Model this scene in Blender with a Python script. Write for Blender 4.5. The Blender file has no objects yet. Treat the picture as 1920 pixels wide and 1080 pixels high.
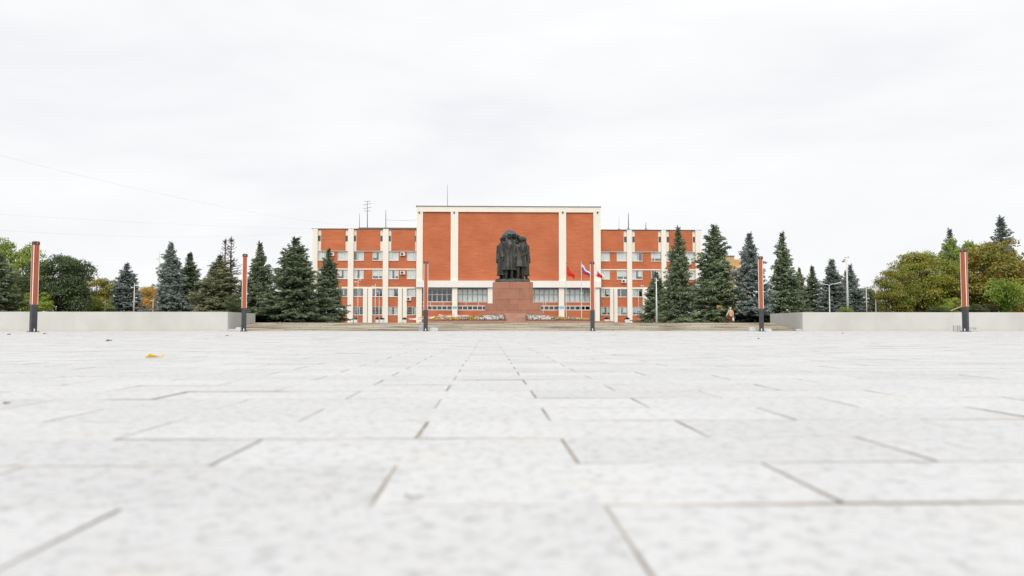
import bpy, math, random
import numpy as np
from math import sin, cos, pi, radians, atan, tan
from mathutils import Vector, Matrix, Euler, noise as mnoise

# ------------------------------------------------------------------ scene, camera, sky, sun
scene = bpy.context.scene
COL = scene.collection
F_PX = 1450.0; CAM_H = 0.225
PITCH = atan(75.5 / F_PX); YAW = atan(45.0 / F_PX * cos(PITCH))
cam_d = bpy.data.cameras.new("camera"); cam = bpy.data.objects.new("camera", cam_d); COL.objects.link(cam)
cam.location = (0, 0, CAM_H); cam.rotation_euler = (pi / 2 + PITCH, 0, -YAW)
cam_d.sensor_width = 36.0; cam_d.lens = 36.0 * F_PX / 1920.0
cam_d.clip_start = 0.05; cam_d.clip_end = 6000
cam_d.dof.use_dof = True; cam_d.dof.focus_distance = 45.0; cam_d.dof.aperture_fstop = 3.0
scene.camera = cam
scene.view_settings.view_transform = 'Standard'; scene.view_settings.look = 'None'
scene.view_settings.gamma = 1.0; scene.view_settings.exposure = 0.30

SUN_EL = radians(38); SUN_AZ = radians(186)     # compass-like, clockwise from +Y: behind the camera
world = bpy.data.worlds.new("World"); scene.world = world; world.use_nodes = True
nt = world.node_tree; nt.nodes.clear()
w_out = nt.nodes.new('ShaderNodeOutputWorld'); w_bg = nt.nodes.new('ShaderNodeBackground')
sky = nt.nodes.new('ShaderNodeTexSky'); sky.sky_type = 'NISHITA'; sky.sun_disc = False
sky.sun_elevation = SUN_EL; sky.sun_rotation = SUN_AZ; sky.air_density = 1.0; sky.dust_density = 2.0
w_bg.inputs['Strength'].default_value = 0.1
tc = nt.nodes.new('ShaderNodeTexCoord'); mp = nt.nodes.new('ShaderNodeMapping')
mp.inputs['Scale'].default_value = (1.2, 1.2, 4.2); mp.inputs['Rotation'].default_value = (0.06, -0.10, 0.3)
n1 = nt.nodes.new('ShaderNodeTexNoise'); n1.inputs['Scale'].default_value = 1.7; n1.inputs['Detail'].default_value = 7
n1.inputs['Roughness'].default_value = 0.55; n1.inputs['Distortion'].default_value = 0.3
rmp = nt.nodes.new('ShaderNodeValToRGB')
rmp.color_ramp.elements[0].position = 0.34; rmp.color_ramp.elements[0].color = (7.15, 7.28, 7.58, 1)
rmp.color_ramp.elements[1].position = 0.62; rmp.color_ramp.elements[1].color = (8.2, 8.22, 8.25, 1)
e = rmp.color_ramp.elements.new(0.47); e.color = (7.7, 7.76, 7.88, 1)
n2 = nt.nodes.new('ShaderNodeTexNoise'); n2.inputs['Scale'].default_value = 3.1; n2.inputs['Detail'].default_value = 4
r2 = nt.nodes.new('ShaderNodeMapRange'); r2.inputs[1].default_value = 0.62; r2.inputs[2].default_value = 0.8
r2.inputs[3].default_value = 0.985; r2.inputs[4].default_value = 0.90
mx = nt.nodes.new('ShaderNodeMix'); mx.data_type = 'RGBA'
L = nt.links.new
L(tc.outputs['Generated'], mp.inputs['Vector']); L(mp.outputs[0], n1.inputs['Vector']); L(mp.outputs[0], n2.inputs['Vector'])
L(n1.outputs['Fac'], rmp.inputs['Fac']); L(n2.outputs['Fac'], r2.inputs[0])
L(r2.outputs[0], mx.inputs[0]); L(sky.outputs[0], mx.inputs[6]); L(rmp.outputs[0], mx.inputs[7])
L(mx.outputs[2], w_bg.inputs['Color']); L(w_bg.outputs[0], w_out.inputs[0])

sun_d = bpy.data.lights.new("sun", 'SUN'); sun = bpy.data.objects.new("sun", sun_d); COL.objects.link(sun)
sun_d.energy = 1.5; sun_d.angle = radians(42); sun_d.color = (1.0, 0.95, 0.88)
sdir = Vector((sin(SUN_AZ) * cos(SUN_EL), cos(SUN_AZ) * cos(SUN_EL), sin(SUN_EL)))   # towards the sun
sun.rotation_euler = sdir.to_track_quat('Z', 'Y').to_euler()

# ------------------------------------------------------------------ helpers
_F = Vector((sin(YAW) * cos(PITCH), cos(YAW) * cos(PITCH), sin(PITCH)))
_R = Vector((cos(YAW), -sin(YAW), 0)); _U = _R.cross(_F)
def at(u, v, Y):
    """point of the world plane y=Y seen at photograph pixel (u, v)"""
    d = _R * ((u - 960) / F_PX) - _U * ((v - 540) / F_PX) + _F
    k = Y / d.y
    return Vector((d.x * k, Y, CAM_H + d.z * k))
def X(u, Y, v=560): return at(u, v, Y).x
def Z(v, Y, u=915): return at(u, v, Y).z

def tag(o, label=None, cat=None, group=None, kind=None):
    if label: o['label'] = label
    if cat: o['category'] = cat
    if group: o['group'] = group
    if kind: o['kind'] = kind
    return o
OFF = {}
def empty(name, loc, label=None, cat=None, group=None, rz=0):
    o = bpy.data.objects.new(name, None); COL.objects.link(o); o.location = loc
    o.rotation_euler.z = rz; o.empty_display_size = 0.3
    OFF[o.name] = Vector(loc)
    return tag(o, label, cat, group)
def copy_tree(o, parent=None):
    c = o.copy(); COL.objects.link(c)
    if parent: c.parent = parent
    for ch in list(o.children): copy_tree(ch, c)
    return c

class MB:
    def __init__(s): s.v = []; s.f = []
    def add(s, vs, fs):
        n = len(s.v); s.v += [tuple(p) for p in vs]; s.f += [tuple(i + n for i in f) for f in fs]; return s
    def box(s, x0, x1, y0, y1, z0, z1):
        if x0 > x1: x0, x1 = x1, x0
        if y0 > y1: y0, y1 = y1, y0
        if z0 > z1: z0, z1 = z1, z0
        return s.add([(x0,y0,z0),(x1,y0,z0),(x1,y1,z0),(x0,y1,z0),(x0,y0,z1),(x1,y0,z1),(x1,y1,z1),(x0,y1,z1)],
                     [(0,3,2,1),(4,5,6,7),(0,1,5,4),(1,2,6,5),(2,3,7,6),(3,0,4,7)])
    def obox(s, c, ax, ay, az):
        c = Vector(c); ax = Vector(ax); ay = Vector(ay); az = Vector(az)
        vs = [c + ax*i + ay*j + az*k for k in (-1,1) for (i,j) in ((-1,-1),(1,-1),(1,1),(-1,1))]
        return s.add(vs, [(0,3,2,1),(4,5,6,7),(0,1,5,4),(1,2,6,5),(2,3,7,6),(3,0,4,7)])
    def loft(s, rings, cap=True, close=True):
        n = len(rings[0]); base = len(s.v); fs = []; vs = [p for r in rings for p in r]
        for a in range(len(rings) - 1):
            for i in range(n if close else n - 1):
                j = (i + 1) % n
                fs.append((a*n+i, a*n+j, (a+1)*n+j, (a+1)*n+i))
        if cap: fs.append(tuple(range(n))[::-1]); fs.append(tuple((len(rings)-1)*n + i for i in range(n)))
        return s.add(vs, fs)
    def tube(s, pts, rad, n=8, cap=True):
        pts = [Vector(p) for p in pts]
        if not isinstance(rad, (list, tuple)): rad = [rad] * len(pts)
        rings = []; up = Vector((0.13, 0.97, 0.21)).normalized()
        for i, p in enumerate(pts):
            d = (pts[min(i+1, len(pts)-1)] - pts[max(i-1, 0)]).normalized()
            a = d.cross(up)
            if a.length < 0.1: a = d.cross(Vector((1, 0, 0)))
            a.normalize(); b = d.cross(a)
            rings.append([p + a*(cos(2*pi*k/n)*rad[i]) + b*(sin(2*pi*k/n)*rad[i]) for k in range(n)])
        return s.loft(rings, cap)
    def ell(s, c, r, n=14, m=9, rot=None):
        c = Vector(c); rings = []
        for j in range(1, m):
            th = pi * j / m
            ring = []
            for i in range(n):
                p = Vector((r[0]*sin(th)*cos(2*pi*i/n), r[1]*sin(th)*sin(2*pi*i/n), -r[2]*cos(th)))
                if rot: p = rot @ p
                ring.append(c + p)
            rings.append(ring)
        n0 = len(s.v); s.loft(rings, cap=False)
        bot = Vector((0,0,-r[2])); top = Vector((0,0,r[2]))
        if rot: bot = rot @ bot; top = rot @ top
        ib = len(s.v); s.v.append(tuple(c+bot)); s.v.append(tuple(c+top)); last = n0 + (m-2)*n
        for i in range(n):
            j = (i+1) % n
            s.f.append((ib, n0+j, n0+i)); s.f.append((ib+1, last+i, last+j))
        return s
    def build(s, name, mat, parent=None, smooth=False, bevel=0):
        me = bpy.data.meshes.new(name)
        off = OFF.get(parent.name, Vector((0,0,0))) if parent else Vector((0,0,0))
        me.from_pydata([(v[0]-off.x, v[1]-off.y, v[2]-off.z) for v in s.v], [], s.f)
        if smooth: me.polygons.foreach_set('use_smooth', [True]*len(me.polygons))
        if isinstance(mat, (list, tuple)):
            for m_ in mat: me.materials.append(m_)
        else: me.materials.append(mat)
        me.update()
        o = bpy.data.objects.new(name, me); COL.objects.link(o)
        if parent: o.parent = parent; OFF[o.name] = off
        if bevel:
            b = o.modifiers.new('bevel', 'BEVEL'); b.width = bevel; b.segments = 2; b.limit_method = 'ANGLE'
        return o
def np_mesh(name, V, nper, mats, matidx=None, smooth=False):
    """V (n*nper,3) of separate polygons with nper corners"""
    me = bpy.data.meshes.new(name); n = len(V) // nper
    me.vertices.add(len(V)); me.vertices.foreach_set('co', V.astype(np.float32).ravel())
    me.loops.add(len(V)); me.loops.foreach_set('vertex_index', np.arange(len(V), dtype=np.int32))
    me.polygons.add(n); me.polygons.foreach_set('loop_start', np.arange(0, len(V), nper, dtype=np.int32))
    me.polygons.foreach_set('loop_total', np.full(n, nper, dtype=np.int32))
    for m in mats: me.materials.append(m)
    if matidx is not None: me.polygons.foreach_set('material_index', matidx.astype(np.int32))
    me.update(calc_edges=True); me.validate()
    return me

# ------------------------------------------------------------------ materials
def S(c):   # sRGB 0-255 -> linear
    return tuple(((x/255)/12.92 if x/255 <= 0.04045 else ((x/255+0.055)/1.055)**2.4) for x in c) + (1,)
def newmat(name):
    m = bpy.data.materials.new(name); m.use_nodes = True; t = m.node_tree
    b = t.nodes['Principled BSDF']; return m, t, b
def pm(name, c1, c2=None, rough=0.7, scale=1.0, stretch=(1,1,1), detail=5, bump=0.0, bscale=None, metal=0.0, spec=0.4, lo=0.35, hi=0.65):
    m, t, b = newmat(name)
    b.inputs['Roughness'].default_value = rough; b.inputs['Metallic'].default_value = metal
    b.inputs['Specular IOR Level'].default_value = spec
    c1 = c1 if len(c1) == 4 else tuple(c1)+(1,)
    if c2 is None: c2 = tuple(x*0.88 for x in c1[:3])
    c2 = c2 if len(c2) == 4 else tuple(c2)+(1,)
    tc = t.nodes.new('ShaderNodeTexCoord'); mp = t.nodes.new('ShaderNodeMapping'); mp.inputs['Scale'].default_value = stretch
    n = t.nodes.new('ShaderNodeTexNoise'); n.inputs['Scale'].default_value = scale; n.inputs['Detail'].default_value = detail
    r = t.nodes.new('ShaderNodeValToRGB'); r.color_ramp.elements[0].position = lo; r.color_ramp.elements[1].position = hi
    r.color_ramp.elements[0].color = c1; r.color_ramp.elements[1].color = c2
    t.links.new(tc.outputs['Object'], mp.inputs[0]); t.links.new(mp.outputs[0], n.inputs['Vector'])
    t.links.new(n.outputs['Fac'], r.inputs['Fac']); t.links.new(r.outputs[0], b.inputs['Base Color'])
    if bump:
        n3 = t.nodes.new('ShaderNodeTexNoise'); n3.inputs['Scale'].default_value = bscale or scale*6; n3.inputs['Detail'].default_value = 4
        bp = t.nodes.new('ShaderNodeBump'); bp.inputs['Strength'].default_value = bump; bp.inputs['Distance'].default_value = 0.02
        t.links.new(mp.outputs[0], n3.inputs['Vector']); t.links.new(n3.outputs['Fac'], bp.inputs['Height']); t.links.new(bp.outputs[0], b.inputs['Normal'])
    return m
def brick_mat(name, c1, c2, c3, streak=True, joint=(0.42,0.25,0.17,1)):
    """small facing brick with horizontal tone streaks, on x/z faces"""
    m, t, b = newmat(name); N = t.nodes.new; K = t.links.new
    b.inputs['Roughness'].default_value = 0.85; b.inputs['Specular IOR Level'].default_value = 0.2
    tc = N('ShaderNodeTexCoord'); sp = N('ShaderNodeSeparateXYZ'); ad = N('ShaderNodeMath'); ad.operation = 'ADD'
    cb = N('ShaderNodeCombineXYZ')
    K(tc.outputs['Object'], sp.inputs[0]); K(sp.outputs[0], ad.inputs[0]); K(sp.outputs[1], ad.inputs[1])
    K(ad.outputs[0], cb.inputs[0]); K(sp.outputs[2], cb.inputs[1])
    br = N('ShaderNodeTexBrick'); br.inputs['Scale'].default_value = 1.0; br.inputs['Brick Width'].default_value = 0.26
    br.inputs['Row Height'].default_value = 0.077; br.inputs['Mortar Size'].default_value = 0.006; br.inputs['Mortar Smooth'].default_value = 0.3
    br.inputs['Color1'].default_value = c1; br.inputs['Color2'].default_value = c2; br.inputs['Mortar'].default_value = joint
    K(cb.outputs[0], br.inputs['Vector'])
    mp = N('ShaderNodeMapping'); mp.inputs['Scale'].default_value = (0.42, 6.5, 1); K(cb.outputs[0], mp.inputs[0])
    wob = N('ShaderNodeTexNoise'); wob.inputs['Scale'].default_value = 0.9; wob.inputs['Detail'].default_value = 6; wob.inputs['Distortion'].default_value = 0.6
    K(mp.outputs[0], wob.inputs['Vector'])
    r = N('ShaderNodeMapRange'); r.inputs[1].default_value = 0.38; r.inputs[2].default_value = 0.68; r.inputs[3].default_value = 0.0; r.inputs[4].default_value = 0.5
    K(wob.outputs['Fac'], r.inputs[0])
    mx = N('ShaderNodeMix'); mx.data_type = 'RGBA'; K(r.outputs[0], mx.inputs[0]); K(br.outputs['Color'], mx.inputs[6]); mx.inputs[7].default_value = c3
    big = N('ShaderNodeTexNoise'); big.inputs['Scale'].default_value = 0.3; big.inputs['Detail'].default_value = 3; K(cb.outputs[0], big.inputs['Vector'])
    r3 = N('ShaderNodeMapRange'); r3.inputs[1].default_value = 0.3; r3.inputs[2].default_value = 0.7; r3.inputs[3].default_value = 0.90; r3.inputs[4].default_value = 1.12
    K(big.outputs['Fac'], r3.inputs[0])
    hs = N('ShaderNodeHueSaturation'); K(r3.outputs[0], hs.inputs['Value']); K(mx.outputs[2], hs.inputs['Color'])
    K(hs.outputs[0], b.inputs['Base Color'])
    bp = N('ShaderNodeBump'); bp.inputs['Strength'].default_value = 0.5; bp.inputs['Distance'].default_value = 0.01; bp.invert = True
    K(br.outputs['Fac'], bp.inputs['Height']); K(bp.outputs[0], b.inputs['Normal'])
    return m
def foliage_mat(name, ca, cb_, cc=None, trans=0.25, scale=0.55, objvar=0.12):
    m = bpy.data.materials.new(name); m.use_nodes = True; t = m.node_tree; t.nodes.clear(); N = t.nodes.new; K = t.links.new
    out = N('ShaderNodeOutputMaterial'); tc = N('ShaderNodeTexCoord'); oi = N('ShaderNodeObjectInfo')
    ad = N('ShaderNodeVectorMath'); ad.operation = 'ADD'; mu = N('ShaderNodeMath'); mu.operation = 'MULTIPLY'; mu.inputs[1].default_value = 37
    K(oi.outputs['Random'], mu.inputs[0]); K(tc.outputs['Object'], ad.inputs[0]); K(mu.outputs[0], ad.inputs[1])
    n = N('ShaderNodeTexNoise'); n.inputs['Scale'].default_value = scale; n.inputs['Detail'].default_value = 8; n.inputs['Roughness'].default_value = 0.72
    K(ad.outputs[0], n.inputs['Vector'])
    r = N('ShaderNodeValToRGB'); r.color_ramp.elements[0].position = 0.36; r.color_ramp.elements[1].position = 0.64
    r.color_ramp.elements[0].color = ca; r.color_ramp.elements[1].color = cb_ if cc is None else cc
    if cc is not None:
        e = r.color_ramp.elements.new(0.5); e.color = cb_
    K(n.outputs['Fac'], r.inputs['Fac'])
    mr = N('ShaderNodeMapRange'); mr.inputs[3].default_value = 1-objvar; mr.inputs[4].default_value = 1+objvar; K(oi.outputs['Random'], mr.inputs[0])
    fine = N('ShaderNodeTexNoise'); fine.inputs['Scale'].default_value = 5; fine.inputs['Detail'].default_value = 2; K(ad.outputs[0], fine.inputs['Vector'])
    mf = N('ShaderNodeMapRange'); mf.inputs[1].default_value = .3; mf.inputs[2].default_value = .7; mf.inputs[3].default_value = .96; mf.inputs[4].default_value = 1.38; K(fine.outputs['Fac'], mf.inputs[0])
    mm = N('ShaderNodeMath'); mm.operation = 'MULTIPLY'; K(mr.outputs[0], mm.inputs[0]); K(mf.outputs[0], mm.inputs[1])
    hs = N('ShaderNodeHueSaturation'); K(mm.outputs[0], hs.inputs['Value']); K(r.outputs[0], hs.inputs['Color'])
    d = N('ShaderNodeBsdfDiffuse'); tr = N('ShaderNodeBsdfTranslucent'); ms = N('ShaderNodeMixShader'); ms.inputs[0].default_value = trans
    K(hs.outputs[0], d.inputs[0]); K(hs.outputs[0], tr.inputs[0]); K(d.outputs[0], ms.inputs[1]); K(tr.outputs[0], ms.inputs[2])
    g = N('ShaderNodeBsdfGlossy'); g.inputs['Roughness'].default_value = 0.5; m2 = N('ShaderNodeMixShader'); m2.inputs[0].default_value = 0.05
    K(ms.outputs[0], m2.inputs[1]); K(g.outputs[0], m2.inputs[2]); K(m2.outputs[0], out.inputs[0])
    return m

M = {}
M['cream'] = pm('cream_plaster', (0.93,0.885,0.79), (0.88,0.825,0.715), rough=0.85, scale=0.5, stretch=(1,1,0.35), detail=7, spec=0.2)
M['white_beam'] = pm('white_plaster', (0.90,0.885,0.84), (0.86,0.83,0.76), rough=0.85, scale=0.4, stretch=(1,1,0.5), detail=6, spec=0.2)
M['brick'] = brick_mat('orange_brick', (0.63,0.195,0.088,1), (0.56,0.160,0.070,1), (0.44,0.105,0.046,1), joint=(0.56,0.26,0.15,1))
M['brick_low'] = brick_mat('shaded_brick', (0.42,0.115,0.06,1), (0.34,0.085,0.042,1), (0.30,0.07,0.035,1), joint=(0.36,0.17,0.11,1))
M['frame'] = pm('white_window_frame', (0.80,0.80,0.78), (0.74,0.74,0.71), rough=0.4, scale=2)
M['frame_grey'] = pm('grey_window_frame', (0.42,0.43,0.42), rough=0.5, scale=2)
M['curtain'] = pm('white_curtain', (0.88,0.90,0.88), (0.76,0.80,0.78), rough=0.9, scale=7, stretch=(1,1,0.04), detail=2)
M['curtain_mint'] = pm('mint_curtain', (0.90,0.95,0.92), (0.76,0.85,0.80), rough=0.9, scale=6, stretch=(1,1,0.05), detail=2)
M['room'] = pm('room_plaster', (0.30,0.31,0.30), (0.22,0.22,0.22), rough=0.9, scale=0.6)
M['dark_metal'] = pm('dark_metal', (0.06,0.06,0.065), (0.09,0.09,0.09), rough=0.5, scale=3)
M['roof'] = pm('roof_felt', (0.12,0.115,0.11), (0.18,0.17,0.16), rough=0.9, scale=1)
M['flashing'] = pm('metal_flashing', (0.25,0.24,0.23), (0.16,0.14,0.13), rough=0.6, scale=1.5)
M['white_paint'] = pm('white_paint', (0.80,0.80,0.79), (0.72,0.72,0.70), rough=0.45, scale=4)
M['grey_metal'] = pm('grey_metal', (0.30,0.31,0.32), (0.22,0.23,0.24), rough=0.45, scale=4)
M['anthracite'] = pm('anthracite_steel', (0.040,0.042,0.050), (0.055,0.056,0.062), rough=0.5, scale=3, bump=0.1)
M['wood'] = pm('orange_wood_panel', (0.43,0.115,0.045), (0.31,0.075,0.030), rough=0.5, scale=3.2, stretch=(6,6,0.35), detail=6)
M['diffuser'] = pm('white_light_strip', (0.86,0.85,0.82), (0.80,0.79,0.76), rough=0.3, scale=2)
M['copper'] = pm('copper_cap', (0.36,0.12,0.075), (0.28,0.09,0.06), rough=0.5, scale=4)
M['concrete'] = pm('pale_concrete_wall', (0.575,0.567,0.54), (0.51,0.50,0.468), rough=0.85, scale=0.45, stretch=(1,1,0.8), detail=9, bump=0.15, bscale=8)
M['asphalt'] = pm('asphalt', (0.11,0.11,0.108), (0.15,0.145,0.14), rough=0.9, scale=2, detail=8)
M['soil'] = pm('dark_soil', (0.035,0.032,0.022), (0.055,0.055,0.028), rough=0.95, scale=3, detail=8)
M['lawn'] = pm('lawn_grass', (0.06,0.085,0.03), (0.09,0.11,0.04), rough=0.95, scale=4, detail=8)
M['bark'] = pm('spruce_bark', (0.10,0.075,0.055), (0.16,0.12,0.09), rough=0.9, scale=6, stretch=(1,1,0.3), bump=0.4)
M['bronze'] = pm('dark_bronze', (0.047,0.044,0.038), (0.085,0.088,0.078), rough=0.42, scale=1.6, detail=6, metal=0.55, spec=0.5, bump=0.15, bscale=9, lo=0.4, hi=0.72)
M['bronze_blue'] = pm('weathered_bronze', (0.13,0.155,0.165), (0.08,0.09,0.095), rough=0.5, scale=1.2, metal=0.5, lo=0.38, hi=0.66)
M['bronze_green'] = pm('bronze_base', (0.10,0.115,0.10), (0.05,0.055,0.048), rough=0.65, scale=3, metal=0.3, bump=0.3)
M['red_flag'] = pm('red_cloth', (0.72,0.035,0.025), rough=0.8, scale=3)
M['blue_flag'] = pm('blue_cloth', (0.06,0.12,0.50), rough=0.8, scale=3)
M['white_flag'] = pm('white_cloth', (0.82,0.82,0.82), rough=0.8, scale=3)
M['emblem'] = pm('light_blue_enamel', (0.20,0.55,0.68), (0.16,0.48,0.62), rough=0.5, scale=3)
M['tan_block'] = pm('tan_facade', (0.66,0.38,0.14), (0.58,0.33,0.12), rough=0.9, scale=0.3)
M['cream_block'] = pm('cream_facade', (0.74,0.62,0.48), (0.66,0.54,0.40), rough=0.9, scale=0.3)

def granite_mat(name, c1, c2, c3, bw, rh, off=0.5, ms=0.008, joint=(0.10,0.07,0.05,1)):
    m, t, b = newmat(name); N = t.nodes.new; K = t.links.new
    b.inputs['Roughness'].default_value = 0.6
    tc = N('ShaderNodeTexCoord'); sp = N('ShaderNodeSeparateXYZ'); ad = N('ShaderNodeMath'); ad.operation = 'ADD'; cb = N('ShaderNodeCombineXYZ')
    K(tc.outputs['Object'], sp.inputs[0]); K(sp.outputs[0], ad.inputs[0]); K(sp.outputs[1], ad.inputs[1]); K(ad.outputs[0], cb.inputs[0]); K(sp.outputs[2], cb.inputs[1])
    br = N('ShaderNodeTexBrick'); br.inputs['Scale'].default_value = 1; br.inputs['Brick Width'].default_value = bw; br.inputs['Row Height'].default_value = rh
    br.inputs['Mortar Size'].default_value = ms; br.offset = off; br.inputs['Color1'].default_value = c1; br.inputs['Color2'].default_value = c2; br.inputs['Mortar'].default_value = joint
    K(cb.outputs[0], br.inputs['Vector'])
    n = N('ShaderNodeTexNoise'); n.inputs['Scale'].default_value = 1.3; n.inputs['Detail'].default_value = 9; n.inputs['Roughness'].default_value = 0.7; K(tc.outputs['Object'], n.inputs['Vector'])
    r = N('ShaderNodeMapRange'); r.inputs[1].default_value = 0.42; r.inputs[2].default_value = 0.72; r.inputs[4].default_value = 0.75; K(n.outputs['Fac'], r.inputs[0])
    mx = N('ShaderNodeMix'); mx.data_type = 'RGBA'; K(r.outputs[0], mx.inputs[0]); K(br.outputs['Color'], mx.inputs[6]); mx.inputs[7].default_value = c3
    K(mx.outputs[2], b.inputs['Base Color'])
    return m
M['red_granite'] = granite_mat('red_granite', (0.38,0.165,0.10,1), (0.32,0.135,0.08,1), (0.42,0.21,0.14,1), 2.4, 1.27, ms=0.02)
M['red_paving'] = granite_mat('red_paving', (0.44,0.24,0.17,1), (0.38,0.20,0.14,1), (0.52,0.34,0.25,1), 1.2, 0.3)
M['kerb'] = pm('brown_granite_kerb', (0.16,0.075,0.055), (0.24,0.12,0.09), rough=0.6, scale=3)
def step_mat():
    m, t, b = newmat('weathered_step_stone'); N = t.nodes.new; K = t.links.new
    b.inputs['Roughness'].default_value = 0.85
    tc = N('ShaderNodeTexCoord'); sp = N('ShaderNodeSeparateXYZ'); cb = N('ShaderNodeCombineXYZ')
    K(tc.outputs['Object'], sp.inputs[0]); K(sp.outputs[0], cb.inputs[0]); K(sp.outputs[2], cb.inputs[1])
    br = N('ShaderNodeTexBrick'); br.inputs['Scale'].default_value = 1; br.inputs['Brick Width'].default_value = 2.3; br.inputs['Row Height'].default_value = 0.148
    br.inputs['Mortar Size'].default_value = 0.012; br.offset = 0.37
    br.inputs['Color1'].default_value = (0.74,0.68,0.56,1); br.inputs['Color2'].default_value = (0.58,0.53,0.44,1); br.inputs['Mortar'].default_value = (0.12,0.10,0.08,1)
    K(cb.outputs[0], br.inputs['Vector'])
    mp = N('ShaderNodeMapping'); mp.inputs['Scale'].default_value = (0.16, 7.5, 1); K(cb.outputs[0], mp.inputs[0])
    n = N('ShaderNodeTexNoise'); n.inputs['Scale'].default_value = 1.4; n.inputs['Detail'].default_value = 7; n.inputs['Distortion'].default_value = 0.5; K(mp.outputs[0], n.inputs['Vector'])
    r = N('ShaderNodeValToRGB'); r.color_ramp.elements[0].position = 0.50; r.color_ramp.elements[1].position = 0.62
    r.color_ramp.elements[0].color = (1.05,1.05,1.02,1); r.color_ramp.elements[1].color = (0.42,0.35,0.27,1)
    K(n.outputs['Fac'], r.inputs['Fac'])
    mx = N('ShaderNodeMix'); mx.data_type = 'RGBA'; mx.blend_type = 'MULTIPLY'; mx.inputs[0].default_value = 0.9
    K(br.outputs['Color'], mx.inputs[6]); K(r.outputs[0], mx.inputs[7]); K(mx.outputs[2], b.inputs['Base Color'])
    return m
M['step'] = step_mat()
def glass_mat(name, tint=(0.9,0.95,0.93,1), refl=0.22):
    m = bpy.data.materials.new(name); m.use_nodes = True; t = m.node_tree; t.nodes.clear(); N = t.nodes.new; K = t.links.new
    o = N('ShaderNodeOutputMaterial'); tr = N('ShaderNodeBsdfTransparent'); tr.inputs[0].default_value = tint
    g = N('ShaderNodeBsdfGlossy'); g.inputs['Roughness'].default_value = 0.03
    n = N('ShaderNodeTexNoise'); n.inputs['Scale'].default_value = 1.1; tc = N('ShaderNodeTexCoord'); K(tc.outputs['Object'], n.inputs['Vector'])
    bp = N('ShaderNodeBump'); bp.inputs['Strength'].default_value = 0.25; bp.inputs['Distance'].default_value = 0.05
    K(n.outputs['Fac'], bp.inputs['Height']); K(bp.outputs[0], g.inputs['Normal'])
    mx = N('ShaderNodeMixShader'); mx.inputs[0].default_value = refl
    K(tr.outputs[0], mx.inputs[1]); K(g.outputs[0], mx.inputs[2]); K(mx.outputs[0], o.inputs[0])
    return m
M['glass'] = glass_mat('window_glass', (0.98,0.99,0.985,1), 0.15)
M['glass_dark'] = glass_mat('dark_glass', (0.35,0.38,0.37,1), 0.13)

def slab_mat():
    m, t, b = newmat('white_granite_slab'); N = t.nodes.new; K = t.links.new
    b.inputs['Roughness'].default_value = 0.75; b.inputs['Specular IOR Level'].default_value = 0.15
    tc = N('ShaderNodeTexCoord'); at_ = N('ShaderNodeAttribute'); at_.attribute_name = 'tone'
    sp = N('ShaderNodeTexNoise'); sp.inputs['Scale'].default_value = 34; sp.inputs['Detail'].default_value = 6; sp.inputs['Roughness'].default_value = 0.75
    bl = N('ShaderNodeTexNoise'); bl.inputs['Scale'].default_value = 3.2; bl.inputs['Detail'].default_value = 6
    hu = N('ShaderNodeTexNoise'); hu.inputs['Scale'].default_value = 5.0; hu.inputs['Detail'].default_value = 3
    fi = N('ShaderNodeTexNoise'); fi.inputs['Scale'].default_value = 160; fi.inputs['Detail'].default_value = 2
    for n in (sp, bl, hu, fi): K(tc.outputs['Object'], n.inputs['Vector'])
    def mr(src, a, b_, c, d):
        r = N('ShaderNodeMapRange'); r.inputs[1].default_value = a; r.inputs[2].default_value = b_; r.inputs[3].default_value = c; r.inputs[4].default_value = d
        K(src, r.inputs[0]); return r.outputs[0]
    def mul(a, c):
        x = N('ShaderNodeMath'); x.operation = 'MULTIPLY'; K(a, x.inputs[0]); K(c, x.inputs[1]); return x.outputs[0]
    v = mul(mul(mr(sp.outputs['Fac'], .49, .66, 1.02, .70), mr(bl.outputs['Fac'], .35, .65, 1.01, .965)), mul(mr(at_.outputs['Fac'], 0, 1, .94, 1.04), mr(fi.outputs['Fac'], .3, .7, .95, 1.05)))
    warm = N('ShaderNodeMix'); warm.data_type = 'RGBA'; warm.inputs[6].default_value = (0.665,0.669,0.672,1); warm.inputs[7].default_value = (0.68,0.662,0.632,1)
    K(mr(hu.outputs['Fac'], .56, .74, 0, 1), warm.inputs[0])
    hs = N('ShaderNodeHueSaturation'); K(v, hs.inputs['Value']); K(warm.outputs[2], hs.inputs['Color']); K(hs.outputs[0], b.inputs['Base Color'])
    bp = N('ShaderNodeBump'); bp.inputs['Strength'].default_value = 0.25; bp.inputs['Distance'].default_value = 0.001
    K(fi.outputs['Fac'], bp.inputs['Height']); K(bp.outputs[0], b.inputs['Normal'])
    return m
M['slab'] = slab_mat()
M['mortar'] = pm('sandy_joint', (0.60,0.56,0.50), (0.34,0.285,0.22), rough=0.95, scale=3.6, detail=8, lo=0.42, hi=0.62)
M['slab_edge'] = pm('dirty_slab_edge', (0.60,0.585,0.56), (0.26,0.225,0.185), rough=0.95, scale=2.3, detail=8, lo=0.42, hi=0.62)
M['joint_far'] = granite_mat('paving_far', (0.65,0.655,0.66,1), (0.63,0.635,0.64,1), (0.64,0.64,0.63,1), 0.605, 0.3)

# ------------------------------------------------------------------ ground and plaza
def sheet(name, x0, x1, y0, y1, z, mat):
    o = MB().add([(x0,y0,z),(x1,y0,z),(x1,y1,z),(x0,y1,z)], [(0,1,2,3)]).build(name, mat); return tag(o, kind='structure')
sheet('ground', -2500, 2500, -2500, 2500, -0.08, M['lawn'])
sheet('plaza_joint_bed', -90, 90, -20, 65.0, -0.0035, M['mortar'])

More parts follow.
